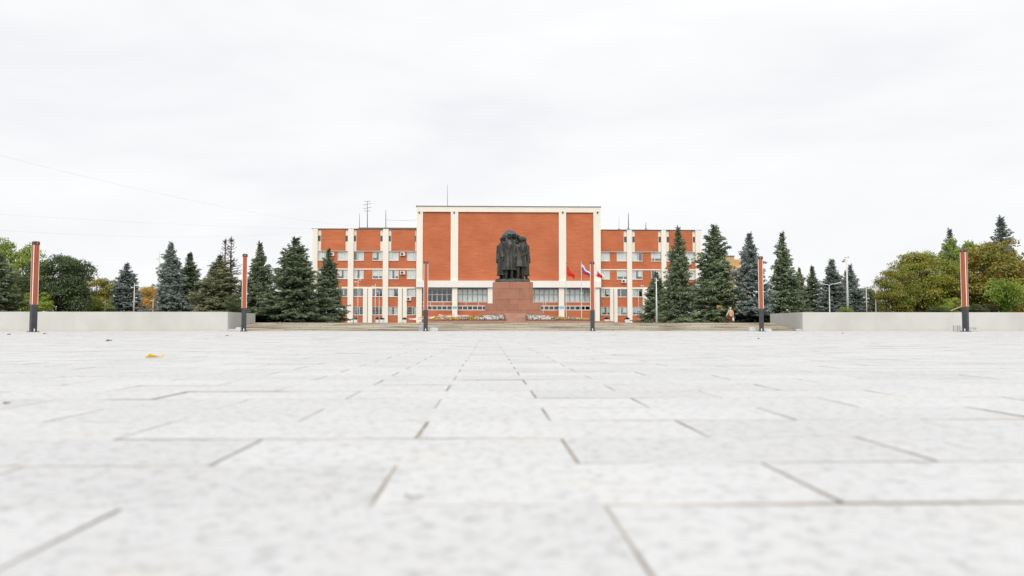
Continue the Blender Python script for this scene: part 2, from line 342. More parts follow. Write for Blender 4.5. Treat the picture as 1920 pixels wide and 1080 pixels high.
def build_slabs():
    rng = np.random.default_rng(7)
    W = 0.3; Lx = 0.607; jx = 0.0046; jy = 0.0052; y_base = 0.996
    quads = []; tones = []; mats = []
    nrow = 0
    r = -5
    H = {}
    while y_base + W*(r+1) < 65.0:
        y0 = y_base + W*r; y1 = y0 + W
        half = 0.75*max(y1, 0) + 3.0
        ph = 0.152 if r % 2 else -0.148          # row before y_base (r=-1) uses +0.152
        k0 = int(math.floor((-half - ph)/Lx)); k1 = int(math.ceil((half + ph + 2)/Lx))
        ks = np.arange(k0, k1+1); x0 = ph + ks*Lx
        n = len(ks)
        far = y0 > 14
        x0 = x0 + rng.normal(0, .0015, n); x1 = np.append(x0[1:], x0[-1]+Lx)
        jj = jx*rng.uniform(.7, 1.5, n)
        a0 = x0 + jj/2; a1 = x1 - jj/2; b0 = np.full(n, y0 + jy/2)+rng.normal(0,.0005,n); b1 = np.full(n, y1 - jy/2)+rng.normal(0,.0005,n)
        zc = rng.normal(0, .00045, n); tx = rng.normal(0, .00025, n); ty = rng.normal(0, .00042, n)
        c = [np.stack([a0,b0,zc-tx-ty],1), np.stack([a1,b0,zc+tx-ty],1), np.stack([a1,b1,zc+tx+ty],1), np.stack([a0,b1,zc-tx+ty],1)]
        tone = rng.uniform(0, 1, n)
        bv = .0016
        ins = [np.array([bv,bv,0]), np.array([-bv,bv,0]), np.array([-bv,-bv,0]), np.array([bv,-bv,0])]
        top = [c[i]+ins[i] for i in range(4)]
        mid = [c[i]-np.array([0,0,bv]) for i in range(4)]
        bot = [c[i]-np.array([0,0,.012]) for i in range(4)]
        quads.append(np.stack(top,1)); tones.append(tone); mats.append(np.zeros(n))
        for i in range(4):
            j = (i+1) % 4
            if far and i != 0: continue
            quads.append(np.stack([mid[i],mid[j],top[j],top[i]],1)); tones.append(tone); mats.append(np.ones(n))
            quads.append(np.stack([bot[i],bot[j],mid[j],mid[i]],1)); tones.append(tone); mats.append(np.ones(n))
        if far:   # close the bevel gap on the other sides of distant slabs
            for i in (1,2,3):
                j = (i+1) % 4
                quads.append(np.stack([bot[i],bot[j],top[j],top[i]],1)); tones.append(tone); mats.append(np.ones(n))
        r += 1
    Q = np.concatenate(quads, 0); T = np.concatenate(tones)
    me = np_mesh('plaza_paving', Q.reshape(-1,3), 4, [M['slab'], M['slab_edge']], np.concatenate(mats))
    a = me.attributes.new('tone', 'FLOAT', 'FACE')
    if len(me.polygons) == len(T): a.data.foreach_set('value', T.astype(np.float32))
    o = bpy.data.objects.new('plaza_paving', me); COL.objects.link(o); tag(o, kind='structure')
build_slabs()
# outside the wedge of separate slabs the same paving goes on as one sheet on either side
for nm, sx in (('side_paving', -1), ('side_paving', 1)):
    vs = [(sx*2.9,-20,0.0),(sx*6.0,4.5,0.0),(sx*51.4,65.0,0.0),(sx*90,65.0,0.0),(sx*90,-20,0.0)]
    o = MB().add(vs, [(0,1,2,3,4) if sx > 0 else (4,3,2,1,0)]).build(nm, M['joint_far']); tag(o, kind='structure'); o.location.z = -0.0028

# terrace, steps and walls
WALL_Y = 65.0; BACK_Y = 72.6
XL = X(427, WALL_Y, 600); XR = X(1505, WALL_Y, 600)
TERR = 0.74; WTOP = Z(585, WALL_Y)
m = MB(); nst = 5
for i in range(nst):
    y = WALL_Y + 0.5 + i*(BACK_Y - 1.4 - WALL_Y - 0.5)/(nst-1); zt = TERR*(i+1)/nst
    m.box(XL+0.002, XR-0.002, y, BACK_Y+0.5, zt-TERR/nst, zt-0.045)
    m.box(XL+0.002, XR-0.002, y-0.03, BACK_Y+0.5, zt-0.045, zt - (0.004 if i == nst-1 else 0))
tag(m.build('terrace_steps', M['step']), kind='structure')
sheet('terrace', -140, 140, BACK_Y - 1.4, 200, TERR, M['asphalt'])
sheet('raised_lawn', -140, XL - 0.28, WALL_Y + 0.28, 118, WTOP - 0.12, M['soil'])
sheet('raised_lawn', XR + 0.28, 140, WALL_Y + 0.28, 118, WTOP - 0.12, M['soil'])
def retaining_wall(x_in, x_out, label):
    sgn = 1 if x_out > x_in else -1
    root = empty('retaining_wall', (x_in, WALL_Y, 0), label, 'wall')
    w = MB(); xs = x_in; random.seed(int(abs(x_in)*10))
    # cast in bays about 6 m long, butted with a thin recessed joint
    b0 = x_in
    while abs(b0) < abs(x_out):
        b1 = b0 + sgn*6.3
        w.box(b0 + (sgn*0.001 if b0 != x_in else 0), b1 - sgn*0.001, WALL_Y, WALL_Y+0.28, -0.05, WTOP)
        b0 = b1
    w.build('front_wall', M['concrete'], root, bevel=0.005)
    s = MB(); s.box(x_in, x_in + sgn*0.28, WALL_Y+0.283, BACK_Y, -0.05, WTOP - 0.003)
    s.build('side_wall', M['concrete'], root, bevel=0.012)
    return root
retaining_wall(XL, -100, 'long pale concrete wall on the left of the plaza, in front of the dark broadleaf tree')
retaining_wall(XR, 100, 'long pale concrete wall on the right of the plaza, in front of the yellowing maple')

# ------------------------------------------------------------------ office building
WY = 133.6      # wall face of the wings
HY = 131.6      # front face of the central hall
root = empty('office_building', (X(953, HY), HY, TERR), 'orange brick office block with cream pilasters and a tall windowless central hall', 'building')
B = root
def part(name, mb, mat, parent=None, **k): return mb.build(name, mat, parent or B, **k)
random.seed(5)
winrows = [(471.8,488.3),(505.6,522.8),(541.0,556.3),(575.0,590.5)]   # from the top down
def xz_box(mb, u0, u1, v0, v1, yf, yb, uc=None):
    """box whose front face at y=yf covers photo pixels u0..u1, v0..v1"""
    mb.box(X(u0, yf, 560), X(u1, yf, 560), yf, yb, Z(v1, yf), Z(v0, yf))
def zrow(v, Y, left):   # rows measured on the left wing; right wing is the same height
    return Z(v, Y, 690)
def window(u0, u1, v0, v1, yf, style, grille=False, name='window'):
    Yw = yf + 0.12
    x0, x1 = X(u0, yf), X(u1, yf); z1, z0 = zrow(v0, yf, 1), zrow(v1, yf, 1)
    f = MB(); t = 0.075
    f.box(x0, x1, Yw-0.09, Yw+0.06, z0, z0+t); f.box(x0, x1, Yw-0.09, Yw+0.06, z1-t, z1)
    f.box(x0, x0+t, Yw-0.088, Yw+0.058, z0+t, z1-t); f.box(x1-t, x1, Yw-0.088, Yw+0.058, z0+t, z1-t)
    mull = []
    w = x1-x0
    if w > 1.2: mull = [x0 + w*random.choice((.34,.36,.62,.66))]
    for mxx in mull: f.box(mxx-0.05, mxx+0.05, Yw-0.07, Yw+0.05, z0+t, z1-t)
    f.box(x0-0.05, x1+0.05, Yw-0.25, Yw-0.092, z0-0.06, z0-0.002)     # sill
    fr = part(name, f, M['frame'])
    part('pane', MB().box(x0+t, x1-t, Yw-0.006, Yw+0.006, z0+t, z1-t), M['glass'], fr)
    c = MB(); yc = Yw+0.075
    if style == 'full': spans = [(x0+0.04, x1-0.04)]
    elif style == 'split': spans = [(x0+0.04, x0+w*.40), (x0+w*.58, x1-0.04)]
    elif style == 'half': spans = [(x0+0.04, x0+w*.55)] if random.random() < .5 else [(x0+w*.45, x1-0.04)]
    else: spans = []
    for (a, b) in spans:
        n = max(6, int((b-a)/0.07)); vs = []; fs = []
        low = z0 + (0.02 if random.random() < .75 else (z1-z0)*.3)
        for i in range(n+1):
            xx = a+(b-a)*i/n; yy = yc + 0.035*sin(i*1.9+random.random()*.6)
            vs += [(xx,yy,low),(xx,yy,z1-0.03)]
        for i in range(n): fs.append((2*i,2*i+2,2*i+3,2*i+1))
        c.add(vs, fs)
    if spans: part('curtain', c, M['curtain'], fr, smooth=True)
    if grille:
        g = MB(); n = int(w/0.16)
        for i in range(1, n): g.box(x0+w*i/n-0.009, x0+w*i/n+0.009, Yw-0.135, Yw-0.115, z0+0.02, z1-0.02)
        for q in (.33,.66): g.box(x0+0.02, x1-0.02, Yw-0.112, Yw-0.1, z0+(z1-z0)*q-0.01, z0+(z1-z0)*q+0.01)
        part('grille', g, M['white_paint'], fr)
    return fr
STY = ['full','full','half','full','full','split','split']
def wing(bays, pilasters, slits, tops, u_lo, u_hi, skip_end=None):
    brick = MB(); brick2 = MB(); cream = MB(); ledge = MB(); up = MB()
    zt = zrow(430.5, WY, 1); zb = TERR - 0.1
    def zb_(v): return zrow(v, WY, 1)
    for (u0, u1) in bays:
        x0, x1 = X(u0, WY), X(u1, WY); full = (x1-x0) > 0
        wl1 = u0 + 19.6; wr0 = u1 - 19.6
        if u1-u0 < 54: wl1 = u0 + (19.6 if u0 > 700 and u0 < 760 else 16.5); wr0 = u1 - (19.6 if u0 > 1100 else 16.5)
        a, b = X(wl1, WY), X(wr0, WY)
        # spandrels across the bay
        for (v0, v1, tgt) in ((488.3,503.6,brick),(522.8,538.0,brick)):
            tgt.box(x0, x1, WY, WY+0.3, zb_(v1), zb_(v0))
        for (v0, v1) in ((471.0,488.3),(505.6,522.8)):
            brick.box(a, b, WY, WY+0.3, zb_(v1), zb_(v0) - (0.0 if v0 > 480 else 0.0))
        for (v0, v1) in ((503.6,505.6),(538.0,541.0)):
            part('ledge', MB().box(x0+0.002, x1-0.002, WY-0.10, WY+0.3, zb_(v1), zb_(v0)), M['cream'])
        # lower storeys: brick beside the twin pilasters
        for (p, q) in ((x0, a), (b, x1)):
            brick2.box(p, q, WY+0.002, WY+0.3, zb_(575.0), zb_(556.3)); brick2.box(p, q, WY+0.002, WY+0.3, zb, zb_(590.5))
        c = (a+b)/2
        cream = None
        brick2.box(a+0.001, b-0.001, WY+0.15, WY+0.3, zb, zb_(541.0))
        part('trim', MB().box(a-0.04, c-0.06, WY-0.22, WY+0.15, zb, zb_(541.0)-0.02), M['cream'])
        part('trim', MB().box(c+0.06, b+0.04, WY-0.22, WY+0.15, zb, zb_(541.0)-0.02), M['cream'])
        part('downpipe', MB().tube([(c,WY-.12,zb),(c,WY-.12,zb_(541.0)-.05)], .05, 6), M['grey_metal'])
        for k, (v0, v1) in enumerate(winrows):
            for (p, q) in ((u0, wl1), (wr0, u1)):
                window(p+0.15, q-0.15, v0, v1, WY, random.choice(STY) if k < 2 else random.choice(['split','half','full','none']), grille=(k == 3))
    for (u0, u1) in tops:      # projecting upper brick panels
        up = MB(); up.box(X(u0, WY-0.3), X(u1, WY-0.3), WY-0.3, WY+0.3, zb_(470.3), zt)
        part('upper_wall', up, M['brick']); part('ledge', MB().box(X(u0, WY-0.3), X(u1, WY-0.3), WY-0.25, WY+0.3, zb_(471.5), zb_(470.4)), M['cream'])
    for (u0, u1) in slits:     # cream strip holding the slit window
        x0, x1 = X(u0, WY), X(u1, WY); s0, s1 = zb_(453.0), zb_(442.0)
        cream = MB(); cream.box(x0, x1, WY-0.05, WY+0.3, s1, zt); cream.box(x0, x1, WY-0.05, WY+0.3, zb_(471.0), s0)
        w = x1-x0; cream.box(x0, x0+w*.12, WY-0.05, WY+0.3, s0, s1); cream.box(x1-w*.12, x1, WY-0.05, WY+0.3, s0, s1); part('trim', cream, M['cream'])
        f = MB(); a, b = x0+w*.12, x1-w*.12
        f.box(a, b, WY+0.02, WY+0.1, s0, s0+.05); f.box(a, b, WY+0.02, WY+0.1, s1-.05, s1); f.box(a, a+.04, WY+0.02, WY+0.1, s0+.05, s1-.05); f.box(b-.04, b, WY+0.02, WY+0.1, s0+.05, s1-.05)
        fr = part('window', f, M['frame_grey']); part('pane', MB().box(a+.04, b-.04, WY+.05, WY+.06, s0+.05, s1-.05), M['glass_dark'], fr)
    part('wall', brick, M['brick']); part('lower_wall', brick2, M['brick'])
    for (u0, u1) in pilasters:
        p = MB(); p.box(X(u0, WY-.5), X(u1, WY-.5), WY-.5, WY+.3, zb, zt+0.05); part('pilaster', p, M['cream'])
    # body behind: side walls, floors, dark back wall and the roof
    xa, xb = X(u_lo, WY), X(u_hi, WY)
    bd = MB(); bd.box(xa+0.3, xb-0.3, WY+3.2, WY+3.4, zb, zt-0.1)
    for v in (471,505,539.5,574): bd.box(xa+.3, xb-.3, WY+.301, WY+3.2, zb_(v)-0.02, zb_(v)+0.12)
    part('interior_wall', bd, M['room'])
    ends = MB()
    ends.box(xa-0.0, xa+0.3, WY+0.301, WY+14, zb, zt); ends.box(xb-.3, xb, WY+.301, WY+14, zb, zt); ends.box(xa+.3, xb-.3, WY+13.7, WY+14, zb, zt)
    part('side_wall', ends, M['cream'])
    rf = MB(); rf.box(xa-0.1, xb+0.1, WY-0.42, WY+14.1, zt+0.052, zt+0.13); part('roof', rf, M['flashing'])
    return zt
PL = [(584.5,594),(651.6,661.8),(717.2,727.4)]
PR = [(1176.6,1185.6),(1241.2,1250.2),(1305.4,1315)]
zt = wing([(594,651.8),(661.8,717.2),(727.4,779)], PL, [(594,600.8),(646,651.8),(661.8,667.4),(711.5,717.2),(727.4,732.8),(777,780)],
     [(600.8,646),(667.4,711.5),(732.8,777)], 584.5, 780)
wing([(1127.5,1176.6),(1185.6,1241.2),(1250.2,1305.4)], PR, [(1170,1176.6),(1185.6,1191.8),(1235,1241.2),(1250.2,1256),(1299.6,1305.4)],
     [(1126.7,1170),(1191.8,1235),(1256,1299.6)], 1126.5, 1315)
# low plant rooms on the wing roofs
for (u0, u1, v0, nm) in ((673.5, 779, 427.4, 'roof_structure'), (1127.5, 1221, 429.2, 'roof_structure')):
    k = MB(); y = WY+2.5; z0 = zt+0.13
    k.box(X(u0, y), X(u1, y), y, y+8, z0, Z(v0+1.4, y, 690)); part(nm, k, M['brick'])
    k = MB(); k.box(X(u0, y)-.1, X(u1, y)+.1, y-.2, y+8.2, Z(v0+1.4, y, 690)+.002, Z(v0, y, 690)+.05); part('roof_edge', k, M['roof'])
# central hall
zt_h = Z(387.5, HY, 950); zb_beam = Z(539.0, HY, 950); zt_beam = Z(526.6, HY, 950)
xa, xb = X(780.4, HY), X(1127.0, HY)
hb = MB(); hb.box(xa+.3, xb-.3, HY+0.28, HY+0.6, zt_beam-0.2, zt_h-0.5)
part('hall_wall', hb, M['brick'])
k = MB(); k.box(xa, xb, HY-0.02, HY+0.6, Z(397.6, HY, 950), zt_h); part('top_beam', k, M['cream'])
k = MB(); k.box(xa, xb, HY-0.28, HY+2.0, zb_beam, zt_beam); part('beam', k, M['white_beam'])
for (u0, u1) in ((780.4,792),(844.6,858.6),(1048.4,1062),(1113.6,1127.0)):
    k = MB(); k.box(X(u0, HY), X(u1, HY), HY, HY+0.6, zt_beam, Z(397.6, HY, 950)); part('pilaster', k, M['cream'])
    u = (u0+u1)/2; q = at(u, 399.5, HY)
    k = MB(); k.box(q.x-.12, q.x+.12, HY-.25, HY-0.022, q.z-.0, q.z+.22); part('floodlight', k, M['dark_metal'])
k = MB(); k.box(xa, xa+.3, HY+.6, HY+22, zb_beam, zt_h-.002); k.box(xb-.3, xb, HY+.6, HY+22, zb_beam, zt_h-.002); k.box(xa+.3, xb-.3, HY+21.7, HY+22, TERR-.1, zt_h-.002)
part('side_wall', k, M['cream'])
k = MB(); k.box(xa-.15, xb+.12, HY-.15, HY+22.1, zt_h+.001, zt_h+.09); part('roof', k, M['flashing'])
for (u0, u1) in ((780.4,790.8),(847.8,857.6),(914.4,923.5),(983.0,992.5),(1047.8,1058.2),(1116,1124.5)):
    k = MB(); k.box(X(u0, HY+.1), X(u1, HY+.1), HY+.1, HY+.9, TERR-.1, zb_beam-.001); part('column', k, M['cream'])
# hall ground floor behind the columns
GY = HY+1.4
gb = MB(); band = MB()
xa2, xb2 = X(782, GY), X(1125, GY)
def gz(v): return Z(v, GY, 950)
gb.box(xa2, xb2, GY, GY+.3, gz(573.2), gz(567.0)); gb.box(xa2, xb2, GY, GY+.3, TERR-.1, gz(581.4))
part('lower_wall', gb, M['brick'])
k = MB(); k.box(xa2, xb2, GY-.06, GY+.3, gz(567.0)+.001, gz(566.0)); k.box(xa2, xb2, GY-.06, GY-.002, gz(573.9), gz(573.0)); k.box(xa2, xb2, GY-.06, GY-.002, gz(582.0), gz(581.0))
part('ledge', k, M['frame'])
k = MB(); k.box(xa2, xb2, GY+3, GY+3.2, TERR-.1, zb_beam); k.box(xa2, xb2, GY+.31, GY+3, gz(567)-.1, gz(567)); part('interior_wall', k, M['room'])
random.seed(11)
for (u0, u1, mat, ncol, cur) in ((791.5,847.5,'glass_dark',6,0.35),(858,914,'glass',6,1),(924,983,'glass',6,1),(993,1047.5,'glass',6,1),(1059,1116,'glass',6,1)):
    x0, x1 = X(u0, GY), X(u1, GY); z0, z1 = gz(566.0), gz(540.2); f = MB(); t = .06
    f.box(x0, x1, GY-.04, GY+.12, z0, z0+t); f.box(x0, x1, GY-.04, GY+.12, z1-.25, z1)
    zm = z0+(z1-z0)*.52
    for i in range(ncol+1):
        xx = x0+(x1-x0)*i/ncol; f.box(xx-.05, xx+.05, GY-.038, GY+.118, z0+t, z1-.25)
    f.box(x0+.05, x1-.05, GY-.03, GY+.11, zm-.045, zm+.045)
    fr = part('window', f, M['frame'] if ncol == 5 or mat == 'glass_dark' else M['frame_grey']); part('pane', MB().box(x0, x1, GY+.03, GY+.04, z0+t, z1-.25), M[mat if mat == 'glass' else 'glass_dark'], fr)
    c = MB()
    for i in range(ncol):
        if mat == 'glass_dark' and i < 3: continue
        a, b = x0+(x1-x0)*i/ncol+.08, x0+(x1-x0)*(i+1)/ncol-.08
        n = 10; vs = []; fs = []; hi = z1-.27 - (random.random()*.3 if random.random() < .3 else 0)
        for j in range(n+1): xx = a+(b-a)*j/n; yy = GY+.12+.03*sin(j*2.1); vs += [(xx,yy,z0+.05),(xx,yy,hi)]
        for j in range(n): fs.append((2*j,2*j+2,2*j+3,2*j+1))
        c.add(vs, fs)
    part('curtain', c, M['curtain_mint' if u0 > 850 else 'curtain'], fr, smooth=True)
    # the low ribbon of small panes
    z0, z1 = gz(581.0), gz(573.9); f = MB(); n = 6
    f.box(x0-.06, x1+.06, GY-.053, GY+.098, z1-.05, z1+.0); f.box(x0-.06, x1+.06, GY-.053, GY+.098, z0, z0+.05)
    for i in range(n+1):
        xx = x0+(x1-x0)*i/n; f.box(xx-.06, xx+.06, GY-.055, GY+.1, z0, z1)
    fr = part('window', f, M['frame']); part('pane', MB().box(x0, x1, GY+.02, GY+.03, z0, z1), M['glass_dark'], fr)
    for q in (.28,.7) if u0 < 900 else (.55,):
        xx = x0+(x1-x0)*q; k = MB(); k.box(xx-.04, xx+.04, GY-.03, GY-.002, gz(573.0), gz(567.0)); part('glazing_bar', k, M['frame'])
# light blue bird emblems on two columns
def emblem(u, v, label):
    yf = HY+.06; c = at(u, v, yf); r = empty('emblem', c, label, 'emblem', 'light blue emblems on the hall columns')
    m_ = MB(); s = 0.09
    prof = [(-4.6,.2),(-4.4,1.2),(-3.2,.9),(-2.0,1.7),(-1.1,1.3),(-.9,3.0),(-.3,2.4),(0,3.6),(.3,2.4),(.9,3.0),(1.1,1.3),(2.0,1.7),(3.2,.9),(4.4,1.2),(4.6,.2),(3.4,-1.5),(1.6,-2.2),(.7,-2.0),(0,-3.0),(-.7,-2.0),(-1.6,-2.2),(-3.4,-1.5)]
    pts = [(c.x+a*s, c.z+b*s) for a, b in prof]
    n = len(pts); vs = [(x, yf-.0, z) for x, z in pts]+[(x, yf-.04+.0, z) for x, z in pts]
    m_.add(vs, [tuple(range(n, 2*n))] + [(i, (i+1) % n, n+(i+1) % n, n+i) for i in range(n)])
    m_.build('plate', M['emblem'], r)
    m_ = MB(); m_.ell((c.x, yf-.05, c.z+.05), (.09,.03,.14)); m_.build('crest', M['white_paint'], r, smooth=True)
emblem(852.7, 576, 'light blue emblem on the cream column left of the monument')
emblem(1053, 576, 'light blue emblem on the cream column right of the monument')

# air conditioners on the facade
def ac_unit(u, v, Y, label):
    c = at(u, v, Y); r = empty('air_conditioner', (c.x, Y, c.z), label, 'air conditioner', 'air conditioners on the facade')
    MB().box(c.x-.42, c.x+.42, Y-.38, Y-.06, c.z-.30, c.z+.30).build('casing', M['white_paint'], r, bevel=.02)
    f = MB(); rings = [[(c.x-.08+cos(2*pi*i/20)*q, Y-.386-d, c.z+sin(2*pi*i/20)*q) for i in range(20)] for q, d in ((.24,-.002),(.24,.012),(.20,.012))]
    f.loft(rings, cap=False); f.build('fan_ring', M['frame_grey'], r)
    f = MB(); f.loft([[(c.x-.08+cos(2*pi*i/20)*q, Y-.385-d, c.z+sin(2*pi*i/20)*q) for i in range(20)] for q, d in ((.20,.0),(.02,.004))], cap=False)
    for a in range(5): t = a*2*pi/5; f.obox((c.x-.08+.1*cos(t), Y-.392, c.z+.1*sin(t)), (.09*cos(t),0,.09*sin(t)), (0,.004,0), (-.03*sin(t),0,.03*cos(t)))
    f.build('fan', M['dark_metal'], r)
    b = MB(); b.box(c.x-.36, c.x-.32, Y-.4, Y, c.z-.35, c.z-.305); b.box(c.x+.32, c.x+.36, Y-.4, Y, c.z-.35, c.z-.305); b.build('bracket', M['grey_metal'], r)
ac_unit(755.2, 476.8, WY, 'white air conditioner on the left wing, top storey, beside the central hall')
ac_unit(755.2, 511.5, WY, 'white air conditioner on the left wing, one storey below the top one')
ac_unit(766.8, 560.6, WY, 'lowest white air conditioner on the left wing, under a window by the hall')
ac_unit(622.5, 477, WY, 'white air conditioner at the far left of the facade, beside the spruce top')
ac_unit(1169.5, 527.5, WY, 'white air conditioner on the right wing under a window of the middle storey')
ac_unit(1290.5, 494, WY, 'white air conditioner on the right wing half hidden by the tall spruce')

# roof masts and aerials
def mast(u, v0, v1, Y, r0, label, bars=(), name='roof_antenna', mat='dark_metal'):
    a = at(u, v1, Y); b = at(u, v0, Y); r = empty(name, a, label, 'antenna')
    MB().tube([a, a.lerp(b, .5), b], [r0, r0*.8, r0*.45], 6).build('pole', M[mat], r)
    k = MB()
    k.box(a.x-.2, a.x+.2, Y-.2, Y+.2, a.z-.02, a.z+.05)
    k.build('base_plate', M[mat], r)
    for (dv, half, tilt) in bars:
        c = at(u, dv, Y); k = MB(); k.tube([c+Vector((-half, .2, -tilt)), c+Vector((half, -.2, tilt))], .028, 5)
        for q in (-.9,-.5,.5,.9): k.tube([c+Vector((half*q, -.35, tilt*q)), c+Vector((half*q, .35, tilt*q))], .018, 4)
        k.build('crossbar', M[mat], r)
RY = WY+3.0; CY = WY+4
mast(688.8, 377, 427.6, RY, .075, 'tall roof aerial with several crossbars above the left wing', [(383,.75,.12),(390,.7,.1),(395.5,.55,.0),(377.5,.5,.02)])
mast(673.9, 400, 427.6, RY, .05, 'short thin mast left of the tall crossbar aerial')
mast(723.4, 393, 427.6, RY, .07, 'plain dark mast on the left wing roof beside the hall')
mast(839.0, 346.5, 386.4, HY+3, .055, 'thin pale mast standing on the roof of the central hall', mat='grey_metal')
mast(1178.3, 399, 429.6, RY, .085, 'thick dark mast on the right wing roof')
mast(1160.5, 407, 429.6, RY, .03, 'very thin grey mast on the right wing roof next to the hall', mat='grey_metal')
mast(1211, 417, 429.6, RY, .07, 'short dark stub mast on the right wing roof')

# overhead cables
def cable(p, q, sag, r, label):
    p = Vector(p); q = Vector(q); n = 26
    pts = [p.lerp(q, i/n) - Vector((0,0,sag*4*(i/n)*(1-i/n))) for i in range(n+1)]
    o = MB().tube(pts, r, 5).build('overhead_cable', M['grey_metal']); return tag(o, label, 'cable', 'cables over the trees')
cable(at(723.4, 412, RY), at(781, 412.5, HY+.4), .1, .022, 'short cable from the plain dark mast to the central hall')
cable(at(673.9, 424, RY), at(-60, 276, 60), 1.0, .0045, 'long cable sagging steeply from the upper left sky to the left wing roof')
cable(at(586, 429, WY), at(-60, 398, 75), .25, .004, 'upper of the two nearly level cables left of the building')
cable(at(586, 434, WY), at(-60, 428, 75), .9, .004, 'lower of the two nearly level cables left of the building')

# apartment block far behind the right spruces
AY = 260
r = empty('apartment_block', (X(1385, AY), AY, 0), 'tan and cream apartment block glimpsed between the tall spruces on the right', 'building')
k = MB(); k.box(X(1352, AY), X(1378, AY), AY, AY+14, 0, Z(479, AY)); k.box(X(1378, AY), X(1392, AY), AY+2, AY+14, 0, Z(484, AY)); k.build('wall', M['tan_block'], r)
k = MB(); k.box(X(1378.5, AY-2), X(1410, AY-2), AY-2, AY+12, 0, Z(499, AY)); k.build('annex', M['cream_block'], r)
for i in range(3):
    for j in range(6):
        c = at(1359+i*7, 486+j*16, AY); k = MB(); k.box(c.x-.35, c.x+.35, AY-.06, AY-.002, c.z-.6, c.z+.5); k.build('window', M['frame_grey'], r)
k = MB(); k.box(X(1351.5, AY), X(1378.5, AY), AY-.3, AY+14.3, Z(479, AY)+.01, Z(478, AY)); k.build('roof', M['flashing'], r)

# ------------------------------------------------------------------ trees
def spruce_np(seed, H=10.0, R=2.3, dens=1.0, power=0.95, bare=0.0, base=0.02, irregular=0.2):
    """needle sprays as small roof-shaped quads; returns (vertices, material index: 1 = tips and clump tops, light painted in)"""
    rs = np.random.RandomState(seed); Q = []; MI = []
    z = H*base; ph = rs.rand(5)*6.28
    lean = rs.uniform(-.02,.02,2)
    while z < H*0.965:
        t = z/H
        prof = (1-t)**power * min(1.0, 0.80 + t*2.2) * (1 - .28*max(0, (t-.55)/.45))
        nb = max(4, int(round((5 + 3.5*(1-t))*dens)))
        a0 = rs.rand()*6.28
        for b in range(nb):
            if rs.rand() < bare: continue
            az = a0 + 6.283*b/nb + rs.normal(0,.25)
            irr = 1 + irregular*(sin(az*2+ph[0]+z*.9)*.6 + sin(az*3+ph[1]-z*1.7)*.5 + sin(z*2.3+ph[2]+az)*.45)
            Lb = R*prof*irr*rs.uniform(.68,1.2) + .07
            aa = .02+.55*t + rs.normal(0,.07); bb = .50*(1-t)+.08; cc = .34
            dx, dy = cos(az), sin(az); sx, sy = -dy, dx
            ns = max(3, int(Lb/.105)); zb0 = z + rs.normal(0,.08)
            tone = rs.rand()
            for i in range(ns+1):
                s = (i+.5*rs.rand())/ns
                if s < .22*(1-t) and Lb > .6: continue
                rr = Lb*s; zz = zb0 + Lb*(aa*s - bb*s*s + cc*s**4) + rs.normal(0,.02)
                p = np.array([lean[0]*z+dx*rr, lean[1]*z+dy*rr, zz])
                for side in (-1, 1):
                    tl = (.50*Lb*max(0,1-s)**.75*min(1,s*3) + .12)*rs.uniform(.75,1.15)
                    tl = min(tl, .75)
                    if bare > 0: tl *= .5
                    sp = rs.uniform(.75,1.2) if i < ns else rs.uniform(0,.4)
                    d = np.array([dx*cos(sp)+side*sx*sin(sp), dy*cos(sp)+side*sy*sin(sp), rs.normal(-.22,.12)+.25*t])
                    d /= np.linalg.norm(d)
                    k = 2 if tl > .4 else 1
                    for q in range(k):
                        p0 = p + d*tl*q/k + np.array([0,0,-.05*q]); e = p + d*tl*(q+1)/k + np.array([0,0,-.07*q])
                        w = rs.uniform(.05,.085); pv = np.array([-d[1], d[0], 0.0]); pv /= (np.linalg.norm(pv)+1e-6)
                        dr = np.array([0,0,-w*rs.uniform(.5,1.6)]); roll = np.array([0,0,rs.normal(0,.03)])
                        Q.append([p0, e, e+pv*w*.4+dr*.5, p0+pv*w+dr+roll]); Q.append([e, p0, p0-pv*w+dr-roll, e-pv*w*.4+dr*.5])
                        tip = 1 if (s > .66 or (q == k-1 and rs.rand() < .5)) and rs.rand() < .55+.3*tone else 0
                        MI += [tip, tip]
            if bare == 0:
                for sc in ((.5,.78,.98) if Lb > .9 else ((.6,.95) if Lb > .5 else ())):
                    sc += rs.normal(0,.04); rr = Lb*sc; side = rs.normal(0,.22)*Lb*sc
                    cz = zb0 + Lb*(aa*sc - bb*sc*sc + cc*sc**4); C = np.array([lean[0]*z+dx*rr+sx*side, lean[1]*z+dy*rr+sy*side, cz-.03])
                    cr = min(.30, .06+.17*Lb)*rs.uniform(.7,1.2); nq = int(10+26*cr/.32)
                    for q in range(nq):
                        v = rs.normal(size=3); v[2] = v[2] if rs.rand() < .3 else abs(v[2]); v /= np.linalg.norm(v)
                        n_ = v.copy(); tn = np.array([dx, dy, -.35]) + rs.normal(0,.45,3); tn -= n_*tn.dot(n_)*.8; tn /= (np.linalg.norm(tn)+1e-6)
                        bn = np.cross(n_, tn); bn /= (np.linalg.norm(bn)+1e-6); P = C + v*np.array([1,1,.6])*cr
                        ln = rs.uniform(.10,.17); wd = rs.uniform(.035,.06)
                        Q.append([P-bn*wd, P+tn*ln-bn*wd*.3, P+tn*ln+bn*wd*.3, P+bn*wd]); MI.append(1 if v[2] > .1 and rs.rand() < .45+.4*tone else 0)  # upward quads often take the tip tone, so lit tops are painted in
        z += rs.uniform(.22,.34)*(0.45+.65*(1-t))/max(dens,.6)
    for k in range(60):      # leader with short upswept sprays
        az = rs.rand()*6.28; q = rs.rand(); zz = H*(.93+q*.065); l = .30*(1-q)**.8+.04
        p = np.array([0,0,zz]); e = p+np.array([cos(az)*l, sin(az)*l, l*rs.uniform(.1,.5)])
        pv = np.array([-sin(az), cos(az), 0])*.035
        Q.append([p-pv, e-pv*.3, e+pv*.3, p+pv]); MI.append(0)
